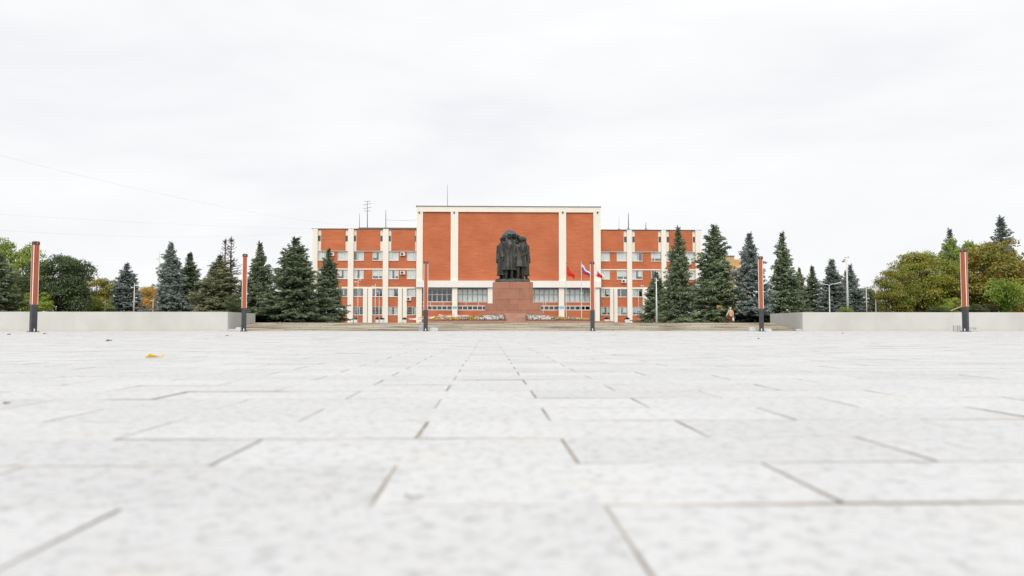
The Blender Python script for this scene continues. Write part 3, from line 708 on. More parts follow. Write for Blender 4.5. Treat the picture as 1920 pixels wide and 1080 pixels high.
    for az in (0, 2.1, 4.2):
        p = np.array([0,0,H*.95]); pv = np.array([cos(az), sin(az), 0])*.03
        Q.append([p-pv, p+np.array([0,0,H*.055])-pv*.2, p+np.array([0,0,H*.055])+pv*.2, p+pv]); MI.append(0)
    return np.array(Q).reshape(-1,3), np.array(MI)
SPM = {
 'green': foliage_mat('spruce_green', (0.094,0.134,0.074,1), (0.158,0.209,0.115,1), (0.214,0.264,0.152,1), trans=.12),
 'blue': foliage_mat('spruce_blue', (0.120,0.162,0.145,1), (0.196,0.248,0.218,1), (0.273,0.325,0.290,1), trans=.12),
 'olive': foliage_mat('spruce_olive', (0.139,0.163,0.084,1), (0.214,0.233,0.121,1), (0.251,0.214,0.131,1), trans=.12),
 'brown': foliage_mat('spruce_sparse', (0.145,0.128,0.094,1), (0.171,0.179,0.128,1), (0.153,0.188,0.136,1), trans=.12),
}
for k_ in ('green','blue','olive','brown'):      # second needle tone, painting light onto tips and clump tops
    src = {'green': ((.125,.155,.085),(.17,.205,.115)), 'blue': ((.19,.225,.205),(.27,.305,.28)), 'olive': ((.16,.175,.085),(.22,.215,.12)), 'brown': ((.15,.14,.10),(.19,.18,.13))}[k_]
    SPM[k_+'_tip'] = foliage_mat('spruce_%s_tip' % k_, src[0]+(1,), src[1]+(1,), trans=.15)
def trunk_mesh(name, H, r, limbs=()):
    m_ = MB(); m_.tube([(0,0,-.3),(0,0,.15),(0.03,0,H*.35),(0,0.02,H*.7),(0,0,H*.97)], [r*1.25,r,r*.75,r*.4,.02], 9)
    for (pts, rr) in limbs: m_.tube(pts, rr, 6)
    me = bpy.data.meshes.new(name); me.from_pydata(m_.v, [], m_.f); me.materials.append(M['bark'])
    me.polygons.foreach_set('use_smooth', [True]*len(me.polygons)); return me
SP_TRUNK = trunk_mesh('trunk', 10, .17)
SPV = {}
for key, kw in {'a': dict(seed=1,R=2.5,power=.95), 'b': dict(seed=2,R=2.1,power=1.0,irregular=.3), 'c': dict(seed=3,R=2.8,power=.92,irregular=.25),
                'd': dict(seed=4,R=2.0,power=.78,irregular=.28), 'e': dict(seed=8,R=2.4,power=1.05,irregular=.35), 'thin': dict(seed=6,R=1.5,power=.85,bare=.3,dens=.7,irregular=.3)}.items():
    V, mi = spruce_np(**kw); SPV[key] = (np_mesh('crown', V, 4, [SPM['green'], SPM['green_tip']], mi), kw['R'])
def place_crown(root, me, mat, name='crown', tip=None):
    c = bpy.data.objects.new(name, me); COL.objects.link(c); c.parent = root
    c.material_slots[0].link = 'OBJECT'; c.material_slots[0].material = mat
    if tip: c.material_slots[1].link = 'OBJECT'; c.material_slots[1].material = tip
    return c
def spruce(u, vtop, halfw, Y, var, colr, label, base_z=TERR, rz=0, trunk=True, group='spruces round the square'):
    p = at(u, vtop, Y); H = p.z - base_z; me, R = SPV[var]
    root = empty('spruce_tree', (p.x, Y, base_z), label, 'tree', group, rz)
    sR = halfw*Y/F_PX/R/0.88
    root.scale = (sR, sR, H/10.0)
    t = bpy.data.objects.new('trunk', SP_TRUNK); COL.objects.link(t); t.parent = root
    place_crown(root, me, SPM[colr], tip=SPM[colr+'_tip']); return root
LZ = WTOP-.12
# left group
spruce(-12, 456, 48, 74, 'c', 'green', 'dark spruce cut by the left edge of the view', LZ, .4)
spruce(239, 491, 35, 105, 'a', 'blue', 'blue-grey spruce standing alone between yellow trees, left', LZ, 1.1)
spruce(323, 452, 27, 88, 'd', 'blue', 'tall blue spruce just right of the tallest white mast on the left', LZ, 2.2)
spruce(358, 471, 33, 92, 'b', 'green', 'darker green spruce right behind the tall blue spruce on the left', LZ, .2)
spruce(384, 519, 16, 84, 'b', 'blue', 'small pale blue spruce low behind the left wall', LZ, 5)
spruce(423, 446, 27, 100, 'thin', 'brown', 'sparse brownish spruce top, left of a twin pair', LZ, 3)
spruce(434, 443, 31, 101, 'thin', 'brown', 'sparse spruce top with bare branches, right of a twin pair', LZ, 1.5)
spruce(413, 476, 46, 82, 'c', 'olive', 'broad olive green spruce left of the second lamp column', LZ, 2.7)
spruce(486, 450, 38, 84, 'e', 'green', 'spruce with crooked top right behind the second lamp column', TERR, 4.2)
spruce(552, 442, 60, 82, 'c', 'green', 'broadest green spruce in front of the left end of the building', TERR, 1.9)
spruce(617, 463, 33, 90, 'a', 'green', 'dark spruce overlapping the left wing of the building', TERR, .9)
# right group
spruce(1229, 507, 32, 97, 'a', 'green', 'shortest spruce before the right wing, behind a thin white mast', TERR, 3.3)
spruce(1270, 421, 34, 92, 'b', 'green', 'tall narrow spruce in front of the right wing', TERR, 1.0)
spruce(1338, 420, 45, 86, 'd', 'green', 'tall dense spruce right of the building, behind the walking person', TERR, 2.5)
spruce(1408, 433, 42, 85, 'a', 'blue', 'bluish spruce behind the fifth lamp column', TERR, 5.3)
spruce(1468, 431, 34, 90, 'b', 'green', 'tall pointed spruce right above the end of the right wall', TERR, 4.4)
spruce(1498, 499, 22, 104, 'e', 'olive', 'low spruce between the pointed spruce and a dark open one', LZ, 1.3)
spruce(1521, 496, 24, 100, 'b', 'green', 'open branched dark spruce with sky on its right', LZ, 2.1)
spruce(1562, 484, 27, 95, 'd', 'blue', 'grey green spruce behind the street lamp with one arm', LZ, .5)
spruce(1585, 505, 17, 102, 'a', 'green', 'thin spruce partly behind the tallest white mast on the right', LZ, 3.5)
spruce(1596, 493, 28, 98, 'e', 'blue', 'slate coloured spruce just right of the tallest white mast', LZ, 5.9)
spruce(1630, 545, 24, 112, 'a', 'green', 'low dark spruce behind the mast with floodlights, right', LZ, 2.9)
spruce(1778, 425, 34, 100, 'e', 'blue', 'spruce tip rising behind the yellowing maple', LZ, 2.0)
spruce(1874, 402, 44, 104, 'b', 'blue', 'highest spruce tip rising over the russet tree at right', LZ, .7)

def broad_np(seed, nl=46, per=520, leaf=.155, R=4.0, H=8.0, zc=.50):
    rs = np.random.RandomState(seed); Q = []; cents = []
    for i in range(nl):
        u = rs.rand()*2-1; a = rs.rand()*6.283; s = (1-u*u)**.5
        d = np.array([s*cos(a), s*sin(a), u]); k = rs.uniform(.35,.80) if u < .65 else rs.uniform(.5,.70)
        c = np.array([d[0]*R*k, d[1]*R*k, H*zc + d[2]*H*.5*k*rs.uniform(.9,1.05)])
        if i % 3 == 0: c = np.array([cos(a)*R*rs.uniform(.2,.78), sin(a)*R*rs.uniform(.2,.78), H*rs.uniform(.08,.42)])
        lr = R*rs.uniform(.20,.37)*(1.05-.3*max(u,0))
        if i % 6 == 1 and u > -.3: c = np.array([d[0]*R*.84, d[1]*R*.84, H*zc+d[2]*H*.40]); lr = R*rs.uniform(.13,.19)
        cents.append((c, lr))
        n = int(per*(lr/R/.28)**2)
        v = rs.normal(size=(n,3)); v /= np.linalg.norm(v,axis=1)[:,None]
        v[:,2] = np.where(rs.rand(n) < .72, np.abs(v[:,2]), v[:,2])
        rad = lr*(rs.rand(n)**.28)*(1+.22*np.sin(v[:,0]*7+seed)*np.cos(v[:,1]*6+v[:,2]*5))
        P = c + v*rad[:,None]*np.array([1,1,.78])
        nrm = v*.7 + rs.normal(size=(n,3))*.55 + np.array([0,0,.35]); nrm /= np.linalg.norm(nrm,axis=1)[:,None]
        ta = np.cross(nrm, rs.normal(size=(n,3))); ta /= np.linalg.norm(ta,axis=1)[:,None]; tb = np.cross(nrm, ta)
        sz = leaf*rs.uniform(.55,1.35,n)[:,None]
        Q.append(np.stack([P-ta*sz*.5, P+tb*sz*.42-nrm*sz*.1, P+ta*sz*.6-nrm*sz*.18, P-tb*sz*.42-nrm*sz*.1],1))
    return np.concatenate(Q).reshape(-1,3), cents
BRV = {}
for key, kw in {'m1': dict(seed=11,nl=100), 'm2': dict(seed=12,nl=115,per=420), 'm3': dict(seed=13,nl=85,leaf=.165), 'small': dict(seed=14,nl=44,per=260,leaf=.18)}.items():
    V, cents = broad_np(**kw)
    limbs = [([(0,0,1.2),(c[0]*.35,c[1]*.35,c[2]*.6+.4),(c[0]*.85,c[1]*.85,c[2])],[.13,.08,.02]) for c, lr in cents[:14]]
    BRV[key] = (np_mesh('crown', V, 4, [SPM['green']]), trunk_mesh('trunk', 6.5, .2, limbs))
LM = {
 'dark': foliage_mat('leaves_dark_green', (0.058,0.091,0.036,1), (0.091,0.130,0.049,1), (0.130,0.169,0.065,1)),
 'lime': foliage_mat('leaves_yellow_green', (0.17,0.26,0.035,1), (0.28,0.36,0.055,1), (0.42,0.43,0.08,1)),
 'gold': foliage_mat('leaves_gold_green', (0.130,0.169,0.039,1), (0.260,0.247,0.046,1), (0.429,0.312,0.052,1)),
 'amber': foliage_mat('leaves_amber', (0.260,0.234,0.065,1), (0.468,0.312,0.065,1), (0.650,0.338,0.078,1)),
 'maple': foliage_mat('leaves_maple', (0.13,0.18,0.02,1), (0.25,0.26,0.03,1), (0.36,0.30,0.05,1)),
 'russet': foliage_mat('leaves_russet', (0.16,0.20,0.03,1), (0.29,0.26,0.04,1), (0.42,0.22,0.065,1), scale=.4),
 'fresh': foliage_mat('leaves_fresh_green', (0.13,0.22,0.025,1), (0.22,0.32,0.04,1), (0.36,0.42,0.08,1)),
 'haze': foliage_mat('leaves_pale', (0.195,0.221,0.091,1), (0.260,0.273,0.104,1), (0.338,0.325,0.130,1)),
}
def broad(u, vtop, halfw, Y, var, colr, label, base_z=None, rz=0, name='broadleaf_tree', sink=0.12, cat='tree'):
    base_z = LZ if base_z is None else base_z
    p = at(u, vtop, Y); H = (p.z-base_z); me, tr = BRV[var]
    root = empty(name, (p.x, Y, base_z - H*sink*.0), label, cat, None, rz)
    s = halfw*Y/F_PX/4.0/.92; root.scale = (s, s, H/8.05)
    t = bpy.data.objects.new('trunk', tr); COL.objects.link(t); t.parent = root
    place_crown(root, me, LM[colr]); return root
broad(22, 433, 60, 90, 'm2', 'lime', 'tall yellow-green tree behind the first lamp column', None, .3)
broad(113, 462, 62, 80, 'm1', 'dark', 'dark green rounded tree right of the first lamp column', None, 1.2)
broad(72, 540, 26, 76, 'small', 'lime', 'low lime green tree peeping out behind the first lamp column', None, .7)
broad(182, 510, 44, 105, 'm3', 'gold', 'golden green tree between the dark tree and the lone blue spruce', None, 2)
broad(212, 526, 24, 112, 'small', 'dark', 'small dark green tree left of the lone blue spruce', None, 3)
broad(190, 553, 26, 84, 'small', 'lime', 'low yellow-green bush in front of the golden green tree', None, 4)
broad(274, 529, 27, 122, 'm1', 'amber', 'amber tree right of the lone blue spruce', None, .6)
broad(296, 526, 22, 126, 'm3', 'gold', 'golden tree behind the tallest white mast on the left', None, 2.4)
broad(292, 548, 13, 112, 'small', 'amber', 'small orange tree low beside the tallest white mast', None, 5)
broad(440, 545, 22, 79, 'small', 'dark', 'low dark bush left of the second lamp column', None, 1)
broad(1585, 571, 16, 76, 'small', 'fresh', 'low bright bush at the foot of the slate coloured spruce', None, .5, 'bush', cat='bush')
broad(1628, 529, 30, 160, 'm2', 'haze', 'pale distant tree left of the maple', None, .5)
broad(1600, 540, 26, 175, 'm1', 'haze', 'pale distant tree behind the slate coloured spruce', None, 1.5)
broad(1730, 454, 58, 86, 'm1', 'maple', 'big yellowing maple left of the sixth lamp column', None, 2.6)
broad(1680, 492, 40, 82, 'm3', 'maple', 'lower left crown of a yellowing tree beside the big maple', None, 4.6)
broad(1802, 430, 44, 98, 'm3', 'lime', 'green tree top behind the sixth lamp column', None, 1.8)
broad(1858, 436, 82, 84, 'm2', 'russet', 'big russet and green tree right of the sixth lamp column', None, .9)
broad(1940, 470, 46, 90, 'm1', 'amber', 'orange tinted tree cut by the right edge of the view', None, 3.1)
broad(1792, 552, 26, 72, 'small', 'lime', 'small yellow-green bush at the sixth lamp column', None, 1.1, 'bush', cat='bush')
broad(1840, 566, 24, 71, 'small', 'dark', 'low dark bush between the sixth lamp column and the weeping shrub', None, 2.2, 'bush', cat='bush')
broad(1446, 588, 14, 77, 'small', 'fresh', 'clipped green bush beside the end of the right wall', TERR, .2, 'bush', cat='bush')
broad(1760, 571, 22, 71, 'small', 'dark', 'low dark bush under the big maple', None, 3.2, 'bush', cat='bush')
# weeping bright green shrub with long shoots
def shrub_np(seed=3):
    rs = np.random.RandomState(seed); Q = []
    for k in range(260):
        az = rs.rand()*6.283; L_ = rs.uniform(1.2,2.6); up = rs.uniform(.7,1.5); out = rs.uniform(.3,1.25)
        for i in range(34):
            s = (i+rs.rand())/34*1.0
            r_ = out*L_*.62*s**1.1; z = L_*up*(s*1.35 - .95*s*s) + .15
            p = np.array([cos(az)*r_, sin(az)*r_, z]) + rs.normal(0,.05,3)
            d = np.array([cos(az), sin(az), rs.normal(.1,.6)]) + rs.normal(0,.5,3); d /= np.linalg.norm(d)
            w = np.cross(d, rs.normal(size=3)); w /= np.linalg.norm(w); l = rs.uniform(.10,.2)
            Q.append([p, p+d*l*.5+w*.035, p+d*l, p+d*l*.5-w*.035])
    return np.array(Q).reshape(-1,3)
sm = np_mesh('foliage', shrub_np(), 4, [LM['fresh']])
for (u, v, hw, Y, lab, rz) in ((1888, 516, 44, 70, 'bright green weeping shrub with long arching shoots by the right wall', 0),):
    p = at(u, v, Y); r = empty('weeping_shrub', (p.x, Y, LZ), lab, 'shrub', None, rz); H = p.z-LZ
    o = bpy.data.objects.new('foliage', sm); COL.objects.link(o); o.parent = r
    st = MB()
    for a in range(9): st.tube([(0,0,-.1),(cos(a*.7)*.3,sin(a*.7)*.3,.8),(cos(a*.7)*.9,sin(a*.7)*.9,1.3)], [.04,.03,.01], 5)
    st.build('stem', M['bark'], None).parent = r
    r.scale = (hw*Y/F_PX/1.75,)*2 + (H/2.1,)
# far woods closing the view low down between the trees
V, _ = broad_np(31, nl=60, per=110, leaf=.32)
vv = []
rs = np.random.RandomState(9)
for i in range(80):
    sc = rs.uniform(.7,1.15); a = V.copy()*np.array([1.4,1.2,.9])*sc
    a += np.array([-190+i*4.9+rs.uniform(-1,1), 205+rs.uniform(0,22), .4]); vv.append(a[rs.randint(0,2)*4:][: (len(a)//4//2)*4])
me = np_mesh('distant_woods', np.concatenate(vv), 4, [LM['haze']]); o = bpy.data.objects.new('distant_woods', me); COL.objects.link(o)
tag(o, 'low pale band of distant woods behind the square', 'woods', kind='stuff')

# ------------------------------------------------------------------ monument
MY = 90.0
pc = at(961.5, 600, MY); mx0 = pc.x
PLAT = 1.02
root = empty('monument', (mx0, MY+2, PLAT), 'bronze group of long-coated figures on a stepped red granite pedestal', 'monument')
def mz(v, Y=MY): return Z(v, Y, 960)
k = MB(); k.box(X(924, MY), X(999.5, MY), MY, MY+4.4, mz(569.2), mz(528.6)); k.build('pedestal', M['red_granite'], root, bevel=.03)
k = MB(); k.box(X(909.5, MY-.9), X(1015, MY-.9), MY-.9, MY+5.3, mz(586.5, MY-.9), mz(569.2)-.002); k.build('lower_pedestal', M['red_granite'], root, bevel=.03)
k = MB(); k.box(X(903, MY-1.5), X(1021, MY-1.5), MY-1.5, MY+5.9, PLAT, mz(586.5, MY-.9)-.002); k.build('plinth', M['red_granite'], root, bevel=.03)
k = MB()
zt0 = mz(587.5, MY-1.5)
for i in range(6): k.box(X(946, MY-3), X(989, MY-3), MY-1.51-(6-i)*.32, MY-1.503, PLAT+.001+(zt0-PLAT)*i/6, PLAT+(zt0-PLAT)*(i+1)/6)
k.build('stair', M['red_paving'], root)
k = MB(); random.seed(3)
base_top = mz(522.3)
n = 26; rings = []
for (zz, s) in ((mz(528.6)+.002, 1.0), (mz(527), .99), (mz(524.5), .965), (base_top, .93)):
    ring = []
    for i in range(n):
        a = 2*pi*i/n; c_, s_ = cos(a), sin(a); q = (abs(c_)**4+abs(s_)**4)**-.25
        ring.append((mx0+.02+c_*q*2.12*s+random.uniform(-.07,.07), MY+2.1+s_*q*1.95*s+random.uniform(-.06,.06), zz+random.uniform(-.03,.03)*(s < .99)))
    rings.append(ring)
k.loft(rings); k.build('bronze_base', M['bronze_green'], root, bevel=.02)
def remesh(o, vox, sm=True):
    r = o.modifiers.new('remesh', 'REMESH'); r.mode = 'VOXEL'; r.voxel_size = vox; r.use_smooth_shade = sm
def human(mb, c, H, face, hem=.26, coat=True, arms='down', headwear='cap', width=1.0, rs=None, legs=True, stride=0.0, folds=1.0, hs=1.0):
    """figure built from closed overlapping pieces (fused by a voxel remesh); face = heading angle"""
    rs = rs or random.Random(1)
    R3 = Matrix.Rotation(face, 3, 'Z'); c = Vector(c)
    def P(x, y, z): return c + R3 @ Vector((x*H, y*H, z*H))
    rot = R3
    # front is -Y locally
    if legs:
        for s in (-1, 1):
            y0 = stride*s*.5
            mb.tube([P(s*.055,0,.50), P(s*.058,-.01+y0*.5,.28), P(s*.06,y0,.045)], [.062*H,.045*H,.030*H], 10)
            mb.ell(P(s*.063,-.028+y0,.020), (.026*H,.068*H,.026*H), rot=rot)
    if coat:
        rings = []; nph = rs.random()*6
        prof = [(hem,.150,.115),(hem+.03,.148,.113),(.40,.138,.104),(.52,.126,.094),(.62,.122,.088),(.70,.128,.088),(.77,.132,.084),(.805,.122,.074),(.83,.085,.06),(.85,.05,.047),(.875,.036,.038)]
        for (z, rx, ry) in prof:
            amp = folds*.085*max(0, (.75-z))/.5
            rings.append([P(cos(a)*rx*width*(1+amp*sin(9*a+nph)+amp*.25*sin(15*a+nph*2)), sin(a)*ry*(1+amp*sin(9*a+nph)), z) for a in [2*pi*i/40 for i in range(40)]])
        mb.loft(rings)
        # open front edge, lapels and collar
        mb.tube([P(.018,-.118,hem+.01), P(.012,-.112,.45), P(.0,-.098,.62), P(-.035,-.088,.80)], [.010*H,.009*H,.009*H,.008*H], 6)
        mb.tube([P(.02,-.094,.66), P(.05,-.086,.75), P(.05,-.05,.845)], [.008*H,.014*H,.013*H], 6)
        mb.tube([P(-.02,-.094,.66), P(-.05,-.086,.75), P(-.05,-.05,.845)], [.008*H,.014*H,.013*H], 6)
        mb.ell(P(0,-.0,.85), (.055*H,.055*H,.02*H), rot=rot)
    # neck and head
    HB = H; H = H*hs
    def P(x, y, z): return c + R3 @ Vector((x*HB*hs, y*HB*hs, (.90+(z-.90)*hs)*HB))
    mb.tube([P(0,0,.84), P(0,-.004,.89)], [.034*H,.030*H], 10)
    mb.ell(P(0,-.006,.937), (.047*H,.055*H,.062*H), rot=rot)
    mb.ell(P(0,-.030,.905), (.026*H,.026*H,.026*H), rot=rot)            # jaw
    mb.ell(P(0,-.060,.928), (.009*H,.013*H,.016*H), rot=rot)            # nose
    mb.ell(P(0,-.049,.949), (.034*H,.012*H,.008*H), rot=rot)            # brow
    mb.ell(P(0,-.054,.907), (.014*H,.008*H,.005*H), rot=rot)            # mouth
    for s in (-1, 1): mb.ell(P(s*.043,0,.93), (.008*H,.014*H,.018*H), rot=rot); mb.ell(P(s*.022,-.040,.922), (.012*H,.010*H,.010*H), rot=rot)
    if headwear == 'cap':
        mb.ell(P(0,-.002,.975), (.049*H,.056*H,.022*H), rot=rot); mb.ell(P(0,-.055,.963), (.036*H,.028*H,.007*H), rot=rot)
    elif headwear == 'helmet':
        mb.ell(P(0,0,.962), (.056*H,.064*H,.042*H), rot=rot)
    elif headwear == 'shawl':
        mb.ell(P(0,.012,.94), (.056*H,.058*H,.068*H), rot=rot); mb.ell(P(0,.01,.86), (.085*H,.07*H,.05*H), rot=rot)
    else: mb.ell(P(0,.010,.955), (.047*H,.052*H,.050*H), rot=rot)
    H = HB
    def P(x, y, z): return c + R3 @ Vector((x*H, y*H, z*H))
    for s in (-1, 1):
        if arms == 'down': pts = [P(s*.118*width,0,.79), P(s*.150*width,.012,.62), P(s*.140*width,-.045,.475)]
        elif arms == 'fold': pts = [P(s*.118*width,0,.79), P(s*.150*width,-.01,.62), P(s*.05,-.105,.585)]
        elif arms == 'right' : pts = [P(s*.118*width,0,.79), P(s*.155*width,.0,.62), (P(.02,-.125,.56) if s > 0 else P(-.145*width,-.03,.47))]
        elif arms == 'out': pts = [P(s*.118*width,0,.79), P(s*.19*width,.0,.64), (P(-.27,-.03,.52) if s < 0 else P(.155,-.02,.47))]
        else: continue
        mb.tube(pts, [.047*H,.040*H,.030*H], 10); h = pts[2]; dirn = (pts[2]-pts[1]).normalized()
        mb.ell(pts[0], (.05*H,.05*H,.05*H), rot=rot)
        q = Vector((0,0,1)).rotation_difference(dirn).to_matrix()
        mb.ell(h+dirn*.030*H, (.012*H,.022*H,.034*H), rot=q)
        for fi in range(4):
            o_ = q @ Vector((0,(fi-1.5)*.0105*H,0)); l = (.030,.036,.034,.026)[fi]
            b0 = h+dirn*.052*H+o_; b1 = b0+dirn*l*.55*H; b2 = b1+dirn*l*.3*H+(R3@Vector((0,.012*H,-.004*H)))
            mb.tube([b0,b1,b2], [.0062*H,.0058*H,.005*H], 6)
        th = q @ Vector((0,-.026*H,0)); mb.tube([h+dirn*.018*H+th*.6, h+dirn*.040*H+th*1.25, h+dirn*.054*H+th*1.1], [.0075*H,.007*H,.0055*H], 6)
FH = base_top
figs = [ # head column and row in the photo, y, facing, hem, arms, headwear, width
 (942.2, 450.5, MY+1.9, -.55, .10, 'down', 'cap', .90),
 (947.3, 447.0, MY+2.5, -.25, .12, 'down', 'helmet', .95),
 (954.8, 443.5, MY+1.10, -.06, .20, 'down', 'cap', 1.05),
 (964.0, 443.5, MY+1.45, .05, .20, 'down', 'cap', 1.0),
 (970.3, 446.0, MY+2.5, .2, .2, 'down', 'cap', 1.0),
 (975.5, 449.0, MY+1.15, .28, .29, 'right', 'helmet', 1.05),
 (982.3, 450.0, MY+2.1, .75, .10, 'down', 'shawl', 1.0),
 (950.0, 449.0, MY+3.4, pi, .12, 'down', 'shawl', 1.1),
 (976.0, 452.0, MY+3.5, pi, .12, 'down', 'shawl', 1.2),
]
for i, (u, vh, y, fa, hem, arms, hw, wd) in enumerate(figs):
    mb = MB(); p = at(u, vh, y); H_ = (p.z-FH+.05)/.94
    human(mb, (p.x, y, FH-.05), H_, fa, hem, True, arms, hw, wd, random.Random(i), stride=.05 if i % 2 else -.04, folds=.5, hs=1.16)
    o = mb.build('bronze_figure', M['bronze'], root); remesh(o, .036)
# domed bronze banner behind the heads
mb = MB(); c = at(956.5, 451, MY+2.7)
rings = []
for (dz, s) in ((-1.6,.92),(-.9,.99),(-.2,1.04),(.25,1.0),(.62,.86),(.92,.66),(1.17,.42),(1.28,.12)):
    rings.append([(c.x+cos(a)*1.13*s*(1+.02*sin(8*a)), MY+2.7+sin(a)*.62*s*(1+.03*sin(7*a+1)), c.z+dz) for a in [2*pi*i/32 for i in range(32)]])
mb.loft(rings); mb.build('draped_banner', M['bronze_blue'], root, smooth=True)
# stone platform below the monument
k = MB(); k.box(X(786, 84), X(1166, 84), 84, 101, TERR-.02, .90); k.box(X(795, 85), X(1150, 85), 84.7, 100.5, .902, PLAT)
o = k.build('monument_platform', M['red_paving']); tag(o, kind='structure')

# flower beds, sloping up towards the pedestal
def flower_bed(u_out, u_in, label):
    yf, yb = 85.6, 88.2; xo, xi = X(u_out, yf), X(u_in, yf); r = empty('flower_bed', ((xo+xi)/2, yf, PLAT), label, 'flower bed', 'flower beds before the monument')
    z_in, z_out = Z(591.5, yb)-.02, Z(599, yb)
    def top(x, y):
        s = (x-xo)/(xi-xo); q = (y-yf)/(yb-yf); return PLAT+.12 + q*(z_out+(z_in-z_out)*s**.7-PLAT-.12)
    nx = 24; vs = []; fs = []
    for i in range(nx+1):
        x = xo+(xi-xo)*i/nx; vs += [(x,yf,PLAT),(x,yf,top(x,yf)),(x,yb,top(x,yb)),(x,yb,PLAT)]
    for i in range(nx):
        for j in range(3): a = i*4+j; fs.append((a,a+4,a+5,a+1))
    fs += [(0,1,2,3),(nx*4+3,nx*4+2,nx*4+1,nx*4)]
    MB().add(vs, fs).build('soil', M['soil'], r)
    k = MB(); a, b = min(xo,xi), max(xo,xi)
    k.box(a-.2, b+.12, yf-.2, yf-.003, PLAT, PLAT+.16); 
    sgn = 1 if xi > xo else -1
    k.obox((xi+sgn*.11, (yf+yb)/2, (top(xi,yf)+top(xi,yb))/2+.03), (.09,0,0), (0,(yb-yf)/2,(top(xi,yb)-top(xi,yf))/2), (0,-.04,.10))
    k.build('kerb', M['kerb'], r)
    rs = np.random.RandomState(int(abs(xo)*7)+1); Qs = {'g': [], 'y': [], 'w': []}
    n = 5200
    for _ in range(n):
        s = rs.rand(); q = rs.rand(); x = xo+(xi-xo)*s; y = yf+(yb-yf)*q
        patch = sin(x*3.1+q*2)+.7*sin(x*7.3+q*5)+rs.normal(0,.4)
        z = top(x,y)+rs.uniform(.01,.13)
        if s > .63+.04*sin(q*9): kind = 'w' if patch > -.2 or rs.rand() < .4 else 'g'
        else: kind = 'y' if patch > .1 else ('g' if rs.rand() < .8 else 'w')
        if kind == 'g': z -= .05
        a = rs.rand()*6.28; d = np.array([cos(a), sin(a), rs.normal(0,.5)]); w = np.array([-sin(a), cos(a), rs.normal(0,.6)]); sz = rs.uniform(.03,.065)
        p = np.array([x,y,z]); Qs[kind].append([p-d*sz, p-w*sz+np.array([0,0,.01]), p+d*sz, p+w*sz])
    V = np.concatenate([np.array(Qs[c_]).reshape(-1,3) for c_ in 'gyw']); V -= np.array(OFF[r.name])
    idx = np.concatenate([np.full(len(Qs[c_]), i) for i, c_ in enumerate('gyw')])
    me = np_mesh('flowers', V, 4, [M['leafgreen'], M['yellow'], M['whitefl']], idx)
    o = bpy.data.objects.new('flowers', me); COL.objects.link(o); o.parent = r; o['kind'] = 'stuff'
M['leafgreen'] = pm('flower_leaf', (0.07,0.085,0.03), (0.12,0.10,0.05), rough=.8, scale=6)
M['yellow'] = pm('yellow_petal', (0.62,0.42,0.04), (0.70,0.55,0.12), rough=.7, scale=5)
M['whitefl'] = pm('white_petal', (0.84,0.82,0.79), (0.74,0.70,0.66), rough=.7, scale=5)
flower_bed(812, 944.5, 'sloping bed of yellow and white flowers left of the monument stair')
flower_bed(1108, 990.5, 'sloping bed of yellow and white flowers right of the monument stair')

# ------------------------------------------------------------------ lamp columns on the plaza
def lamp_column(u, v, Y, rz, label):
    H = 5.42; p = at(u, v, Y); w = .165
    r = empty('lamp_column', (0,0,0), label, 'street lamp', 'square lamp columns on the plaza')
    def sq(ww, z, ch): # chamfered square ring
        q = ww-ch
        return [(q,-ww,z),(ww,-q,z),(ww,q,z),(q,ww,z),(-q,ww,z),(-ww,q,z),(-ww,-q,z),(-q,-ww,z)]
    MB().box(-.26,.26,-.26,.26,0,.035).build('base_plate', M['anthracite'], r, bevel=.008)
    b = MB()
    for (sx, sy) in ((1,1),(1,-1),(-1,1),(-1,-1)): b.tube([(sx*.215,sy*.215,.03),(sx*.215,sy*.215,.085)], .018, 6)
    b.build('bolt', M['grey_metal'], r)
    z1 = H*.30
    MB().loft([sq(w,.036,.03), sq(w,z1,.03)]).build('lower_shaft', M['anthracite'], r)
    MB().box(-.035,.035,-w-.012,-w-.001,.036,.20).build('hatch', M['white_paint'], r)
    s = MB()
    zt = H-.20
    for k in range(4):
        R = Matrix.Rotation(k*pi/2, 3, 'Z'); q = w-.032
        vs = [R@Vector(a) for a in ((-q,-w+.004,z1+.0),(q,-w+.004,z1),(q,-w+.03,z1),(-q,-w+.03,z1),(-q,-w+.004,zt),(q,-w+.004,zt),(q,-w+.03,zt),(-q,-w+.03,zt))]
        MB().add(vs, [(0,3,2,1),(4,5,6,7),(0,1,5,4),(1,2,6,5),(2,3,7,6),(3,0,4,7)]).build('wood_panel', M['wood'], r)
        c = R@Vector((w-.024,-w+.024,0)); d = R@Vector((1,-1,0)).normalized(); t_ = R@Vector((1,1,0)).normalized()
        MB().obox(c+Vector((0,0,(z1+zt)/2)), d*.020, t_*.019, Vector((0,0,(zt-z1)/2-.02))).build('light_strip', M['diffuser'], r)
    MB().box(-w+.035,w-.035,-w+.035,w-.035,z1,zt).build('core', M['anthracite'], r)
    MB().loft([sq(w+.012,zt,.03), sq(w+.012,zt+.14,.03)]).build('collar', M['anthracite'], r)
    MB().loft([sq(w+.004,zt+.141,.03), sq(w+.004,zt+.185,.03), sq(w-.05,zt+.21,.02)]).build('cap', M['copper'], r)
    for a in (-1, 1):
        k = MB(); k.box(-.05,.05,-w-.06,-w-.013,zt+.03,zt+.11); 
        if a > 0: k.build('spotlight', M['dark_metal'], r); MB().ell((0,-w-.062,zt+.07),(.022,.012,.022)).build('lens', M['diffuser'], r, smooth=True)
    r.location = (p.x, Y, 0); r.rotation_euler.z = rz
    return r
